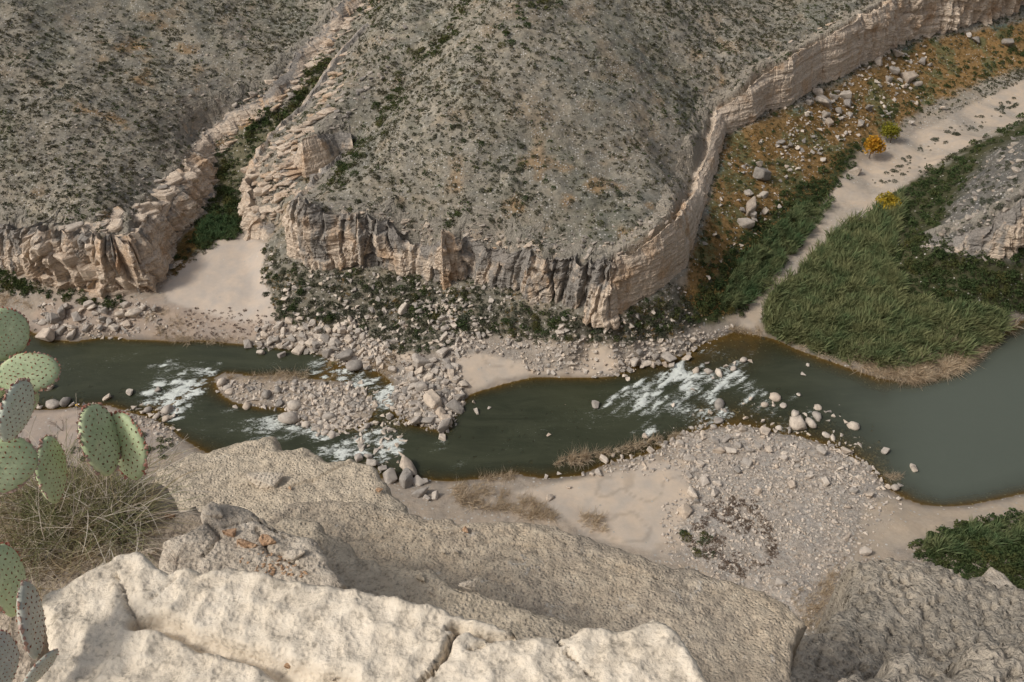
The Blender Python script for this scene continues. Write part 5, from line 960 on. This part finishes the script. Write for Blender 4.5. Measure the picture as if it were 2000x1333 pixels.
def pad(parent, base, top, t, ratio, phi, kind='g', dt=.0, bend=.04):
    b = ray(np.array(base[0], float), np.array(base[1], float)); b = CAM+b/np.linalg.norm(b)*t; c = ray(np.array(top[0], float), np.array(top[1], float)); c = CAM+c/np.linalg.norm(c)*(t+dt)
    b, c = Vector(b), Vector(c); ax = (c-b); L = ax.length; ax.normalize(); view = (Vector(CAM)-(b+c)/2).normalized(); side = ax.cross(view).normalized(); nrm = side.cross(ax).normalized()
    q = Matrix.Rotation(math.radians(phi), 3, ax); side = q@side; nrm = q@nrm; W = L*ratio; th = L*.075; V_, F_ = [], []; NT, NR = 40, 10
    def surf(th_, rho, sgn):
        r = 1; u = math.cos(th_); v = math.sin(th_); taper = 1-.20*max(0, -v)**1.2-.03*math.sin(5*th_+seedv); x = rho*u*W/2*taper; y = L*.5+rho*v*L*.5
        z = sgn*th*(1-rho**3.2)**.5*(1+.12*math.sin(3*th_+seedv)*rho)+bend*L*((y/L-.5)**2*2+.4*(x/W)**2)*math.sin(seedv)
        return x, y, z
    seedv = random.uniform(0, 6)
    M3 = Matrix((side, ax, nrm)).transposed(); loc = b-Vector(parent.location)
    for sgn in (1, -1):
        o0 = len(V_); V_.append(surf(0, 0, sgn))
        for j in range(1, NR+1):
            for i in range(NT): V_.append(surf(6.28318*i/NT, (j/NR)**.8, sgn))
        for i in range(NT):
            k = (i+1) % NT; F_.append((o0, o0+1+i, o0+1+k, o0) if sgn > 0 else (o0, o0+1+k, o0+1+i, o0))
            for j in range(NR-1):
                a_, b_, c_, d_ = o0+1+j*NT+i, o0+1+(j+1)*NT+i, o0+1+(j+1)*NT+k, o0+1+j*NT+k; F_.append((a_, b_, c_, d_) if sgn > 0 else (a_, d_, c_, b_))
    bm = bmesh.new(); vs = [bm.verts.new(v) for v in V_]
    for f in F_:
        g = list(dict.fromkeys(f)); bm.faces.new([vs[i] for i in g])
    bmesh.ops.remove_doubles(bm, verts=bm.verts, dist=L*.002); bm.normal_update()
    o = bmobj('pad', bm, {'g': PAD, 'o': OLD, 'w': LIT_PAD}[kind], parent); o.matrix_local = Matrix.Translation(loc)@M3.to_4x4()
    # areoles in diagonal rows on both faces, beads along the rim
    P_, S_, R_ = [], [], []; stp_ = .105*L; row = 0; y = .06*L
    while y < L*.96:
        x = -W/2+(stp_/2 if row % 2 else 0)
        while x < W/2:
            xx, yy = x+random.uniform(-.1, .1)*stp_, y+random.uniform(-.1, .1)*stp_; rho = math.hypot(xx/(W/2), (yy-L/2)/(L/2))
            if rho < .9:
                a_ = math.atan2((yy-L/2)/(L/2), xx/(W/2))
                for sgn in (1, -1): P_.append(surf(a_, rho, sgn)); S_.append(.0085*random.uniform(.7, 1.2)*(L/.22)); 
            x += stp_
        y += stp_*.62; row += 1
    n1 = len(P_); nn = len(P_); S3 = np.repeat(np.array(S_)[:, None], 3, 1)*np.array([.75, 1.1, .9])
    bm_ = LOW[0]; sp_ = obj('spines', merged('spines', [LOW[0], LOW[1]], np.array(P_), S3*1.35, rotz(RNG.uniform(0, 6, nn)), ARE), o)
    P_, S_ = [], []
    for i in range(int(46*L/.22)):
        a_ = -1.1+i/(46*L/.22)*(math.pi+2.2)+random.uniform(-.03, .03); p_ = surf(a_, .99, random.choice((1, -1, 0))); P_.append(p_); S_.append(.0115*random.uniform(.6, 1.4)*(L/.22))
    nn = len(P_); obj('glochids', merged('glochids', LOW, np.array(P_), np.array(S_)*1.5, rotz(RNG.uniform(0, 6, nn)), TUFT), o)
def cactus(px, py, t, label, pads):
    d = ray(np.array(px, float), np.array(py, float)); X = CAM+d/np.linalg.norm(d)*t; e = empty('prickly_pear', X, label, 'cactus')
    for q in pads: pad(e, *q)
cactus(-40, 960, 3.0, 'prickly pear with large round pads at the left edge above the river', [((-2,706),(14,602),2.75,.9,12), ((-14,742),(117,718),2.7,.74,-18), ((-25,785),(2,726),2.7,.8,20), ((12,864),(52,742),2.62,.66,50,'w'), ((44,812),(68,762),2.72,.8,45), ((-60,950),(66,872),2.7,.84,8), ((-70,830),(-20,770),2.7,.9,0), ((-60,1010),(-30,930),2.8,.8,0)])
cactus(100, 965, 3.05, 'single narrow prickly pear pad with red beads rising from the grass', [((106,985),(94,852),3.02,.8,62)])
cactus(240, 920, 3.15, 'prickly pear pair of upright pads above the dry grass', [((214,930),(181,788),3.05,.72,48), ((270,938),(224,806),3.1,.74,-50)])
cactus(30, 1260, 2.2, 'old scarred prickly pear at the lower left beside the ledge', [((28,1205),(4,1062),2.3,.62,48), ((72,1288),(52,1134),2.12,.62,66,'o'), ((10,1345),(-2,1232),2.05,.7,40,'o'), ((40,1350),(112,1268),2.12,.5,60,'o'), ((-10,1200),(-40,1100),2.4,.7,20)])

# ------------------------------------------------------------------ dry grass on the shelf
def strands(name, roots, L, curl, rad, mat, label, cat, up=.6, wig=.25, drift=(0, 0), z0=0., kind=None):
    n = len(roots); K = 9; r = RNG; az = r.uniform(0, 6.283, n); d = np.column_stack([np.cos(az)+drift[0], np.sin(az)+drift[1], np.full(n, up)*r.uniform(.5, 1.6, n)]); d /= np.linalg.norm(d, axis=1)[:, None]
    pts = [roots+np.array([0, 0, z0])]; Ln = L*r.uniform(.4, 1.25, n); acc = r.normal(size=(n, 3))*curl; acc[:, 2] = -np.abs(acc[:, 2])*1.3
    for k in range(K-1):
        d = d+acc/K+r.normal(size=(n, 3))*wig/K; d /= np.linalg.norm(d, axis=1)[:, None]; pts.append(pts[-1]+d*(Ln/(K-1))[:, None])
    Pp = np.stack(pts, 1); T = np.gradient(Pp, axis=1); T /= np.linalg.norm(T, axis=2)[..., None]+1e-9; A1 = np.cross(T, np.array([.3, .5, .81])); A1 /= np.linalg.norm(A1, axis=2)[..., None]+1e-9; A2 = np.cross(T, A1)
    rr = rad*r.uniform(.6, 1.4, n)[:, None]*np.linspace(1, .35, K)[None]; ring = [Pp+(A1*math.cos(a)+A2*math.sin(a))*rr[..., None] for a in (0, 2.094, 4.189)]
    Vv = np.stack(ring, 2).reshape(-1, 3); base_ = (np.arange(n)[:, None]*K+np.arange(K-1)[None]).reshape(-1)*3; F_ = np.concatenate([np.stack([base_+a, base_+(a+1) % 3, base_+3+(a+1) % 3, base_+3+a], 1) for a in range(3)])
    o = obj(name, npmesh(name, Vv, F_, [mat])); tag(o, label, cat, kind=kind); return o
G1 = mat_leaf('dry_grass_blade', (.36, .28, .17), (.68, .60, .46), (.46, .33, .18), scale=6.); G2 = mat_leaf('green_grass_blade', (.20, .23, .10), (.34, .34, .17), (.38, .31, .18), scale=6.); G3 = mat_leaf('pale_stem', (.58, .52, .43), (.70, .64, .55), (.50, .40, .31), scale=6.)
def roots(poly, n, pl): a, b = scatter_poly(poly, n, edge=1); return onplane(a, b, pl)
GP = [(-60,985),(60,950),(190,930),(300,945),(300,990),(290,1070),(210,1090),(120,1125),(70,1150),(-60,1170)]
strands('dry_grass_clump', roots(GP, 1300, PE), .26, .9, .0015, G1, 'tangled brown dry grass clump on the shelf behind the ledge', 'grass', .7)
strands('green_grass', roots([(60,960),(230,960),(270,1010),(240,1060),(60,1090)], 850, PE), .32, .7, .0014, G2, 'wiry green grass blades mixed into the dry clump', 'grass', .8, .2, (.35, .2))
strands('dry_grass', roots([(20,960),(250,970),(290,1060),(60,1110)], 210, PE), .40, 1.1, .0019, G3, 'long pale arching stems sticking out of the grass clump', 'grass', .9, .35, (.25, .35))
strands('dry_grass', roots([(330,1090),(350,1098),(345,1104)], 16, PB4), .20, 1.2, .0014, G3, 'few pale curling stems by the tip of the ledge', 'grass', .5, .3, (.6, .5))
strands('dry_grass', roots([(838,1160),(850,1166),(846,1170)], 9, PB3), .12, 1.2, .0011, G3, 'sparse pale wisps behind the ledge near the flat stone', 'grass', .7, .3, (.6, .5))

# ------------------------------------------------------------------ the person at the water
def person():
    p = hit([151.5], [799], zmin=.05)[0]; e = empty('person', p, 'person bending over at the water edge in a yellow top and grey trousers', 'person')
    def skin(name, verts, edges, rad, mat, sub=1):
        me = bpy.data.meshes.new(name); me.from_pydata(verts, edges, []); me.materials.append(mat); o = obj(name, me, e); sk = o.modifiers.new('skin', 'SKIN'); sk.use_smooth_shade = True
        for v, r_ in zip(me.skin_vertices[0].data, rad): v.radius = (r_, r_)
        me.skin_vertices[0].data[0].use_root = True; s = o.modifiers.new('sub', 'SUBSURF'); s.levels = s.render_levels = sub; return o
    skinm = mat_plain('skin', (.48, .30, .21), .6, .05)
    V_ = [(0,0,.92),(.12,0,1.0),(.28,0,1.1),(.40,0,1.14),(.48,0,1.15),(.55,0,1.15),(.63,0,1.13),(.66,0,1.08)]; E_ = [(0,1),(1,2),(2,3),(3,4),(4,5),(5,6),(6,7)]; R_ = [.13,.13,.14,.13,.06,.08,.09,.07]
    for s in (1, -1):
        i = len(V_); V_ += [(.0,.10*s,.86),(.06,.12*s,.48),(-.02,.13*s,.09),(.14,.15*s,.04)]; R_ += [.085,.06,.045,.04]; E_ += [(0,i),(i,i+1),(i+1,i+2),(i+2,i+3)]
        i = len(V_); V_ += [(.38,.18*s,1.10),(.44,.21*s,.84),(.56,.18*s,.62),(.60,.17*s,.55)]; R_ += [.055,.042,.03,.028]; E_ += [(3,i),(i,i+1),(i+1,i+2),(i+2,i+3)]
        for k in range(4):
            j = len(V_); V_ += [(.62,(.14+.018*k)*s,.49),(.61+.004*k,(.14+.018*k)*s,.46-.004*abs(k-1.5))]; R_ += [.009,.008]; E_ += [(i+3,j),(j,j+1)]
        j = len(V_); V_ += [(.575,.13*s,.53),(.57,.12*s,.49)]; R_ += [.011,.009]; E_ += [(i+3,j),(j,j+1)]
    skin('body', V_, E_, R_, skinm)
    V_ = [(-.02,0,.90),(.12,0,1.0),(.28,0,1.1),(.42,0,1.14)]; E_ = [(0,1),(1,2),(2,3)]; R_ = [.16,.16,.17,.15]
    for s in (1, -1): i = len(V_); V_ += [(.38,.18*s,1.10),(.44,.21*s,.86)]; R_ += [.078,.06]; E_ += [(3,i),(i,i+1)]
    skin('shirt', V_, E_, R_, mat_plain('yellow_cloth', (.80, .50, .05), .8, .1))
    V_ = [(-.02,0,.90)]; E_ = []; R_ = [.165]
    for s in (1, -1): i = len(V_); V_ += [(0,.10*s,.80),(.06,.12*s,.48),(-.02,.13*s,.12)]; R_ += [.105,.08,.062]; E_ += [(0,i),(i,i+1),(i+1,i+2)]
    skin('trousers', V_, E_, R_, mat_plain('grey_cloth', (.22, .24, .27), .85, .1))
    bm = bmesh.new(); bmesh.ops.create_uvsphere(bm, u_segments=14, v_segments=8, radius=.115)
    for v in bm.verts: v.co = Vector((.60+v.co.x*1.1, v.co.y, 1.16+max(v.co.z, -.03)*.9))
    bmobj('cap', bm, mat_plain('white_cloth', (.75, .74, .72), .8, .05), e)
person()
# leafless twiggy shrub on the near sand
def twig(px, py, size, label, seed):
    X = hit([px], [py])[0]; e = empty('dead_branch', X, label, 'branch'); bm = bmesh.new(); r = random.Random(seed)
    def grow(a, d, L, rad, dep_):
        b = a+d*L; limb(bm, a, b, rad, rad*.6, 4)
        if dep_ > 0:
            for _ in range(3): grow(b if r.random() > .4 else a+d*L*.6, (d+Vector((r.uniform(-.8, .8), r.uniform(-.8, .8), r.uniform(-.2, .5)))).normalized(), L*.62, rad*.6, dep_-1)
    for _ in range(3): grow(Vector((0, 0, 0)), Vector((r.uniform(-1, .2), r.uniform(-.3, .8), .5)).normalized(), size*.4, .035, 3)
    bmobj('branches', bm, M['twig'], e)
twig(122, 842, 3., 'bare forked dead branch on the near left sand', 3); twig(1130, 908, 1.2, 'small drowned branch by the near bank', 5); twig(1045, 788, 1.2, 'bare driftwood twig in the middle of the river', 6)
# ------------------------------------------------------------------ light, camera
def finish():
    cam = bpy.data.cameras.new('camera'); co = bpy.data.objects.new('camera', cam); COL.objects.link(co); scene.camera = co
    cam.sensor_width = 22.2; cam.lens = 18; cam.clip_start = .05; cam.clip_end = 9000; co.location = (0, 0, CH); co.rotation_euler = (math.radians(90)-TH, 0, 0)
    el, az = math.radians(46), math.radians(SUN_AZ)      # azimuth measured from +Y clockwise
    sd = bpy.data.lights.new('sun', 'SUN'); sd.energy = SUN_E; sd.angle = math.radians(10); sd.color = (1, .95, .88)
    so = bpy.data.objects.new('sun', sd); COL.objects.link(so)
    v = Vector((math.sin(az)*math.cos(el), math.cos(az)*math.cos(el), math.sin(el))); so.rotation_euler = v.to_track_quat('Z', 'Y').to_euler()
    w = bpy.data.worlds.new('World'); scene.world = w; w.use_nodes = True; nt = w.node_tree; nt.nodes.clear()
    sk = nt.nodes.new('ShaderNodeTexSky'); sk.sky_type = 'NISHITA'; sk.sun_disc = False; sk.sun_elevation = el; sk.sun_rotation = az; sk.air_density = 1.; sk.dust_density = 4.; sk.ozone_density = .6
    hs = nt.nodes.new('ShaderNodeHueSaturation'); hs.inputs['Saturation'].default_value = .45
    bg = nt.nodes.new('ShaderNodeBackground'); bg.inputs[1].default_value = SKY_E; o = nt.nodes.new('ShaderNodeOutputWorld'); nt.links.new(sk.outputs[0], hs.inputs['Color']); nt.links.new(hs.outputs[0], bg.inputs[0]); nt.links.new(bg.outputs[0], o.inputs[0])
    scene.view_settings.view_transform = 'Standard'; scene.view_settings.look = 'None'; scene.view_settings.exposure = EXPO; scene.view_settings.gamma = 1
    scene.render.engine = 'CYCLES'; scene.cycles.max_bounces = 6; scene.cycles.transparent_max_bounces = 12; scene.cycles.use_denoising = True
SUN_AZ, SUN_E, SKY_E, EXPO = -108, 1.5, .085, .42
finish()
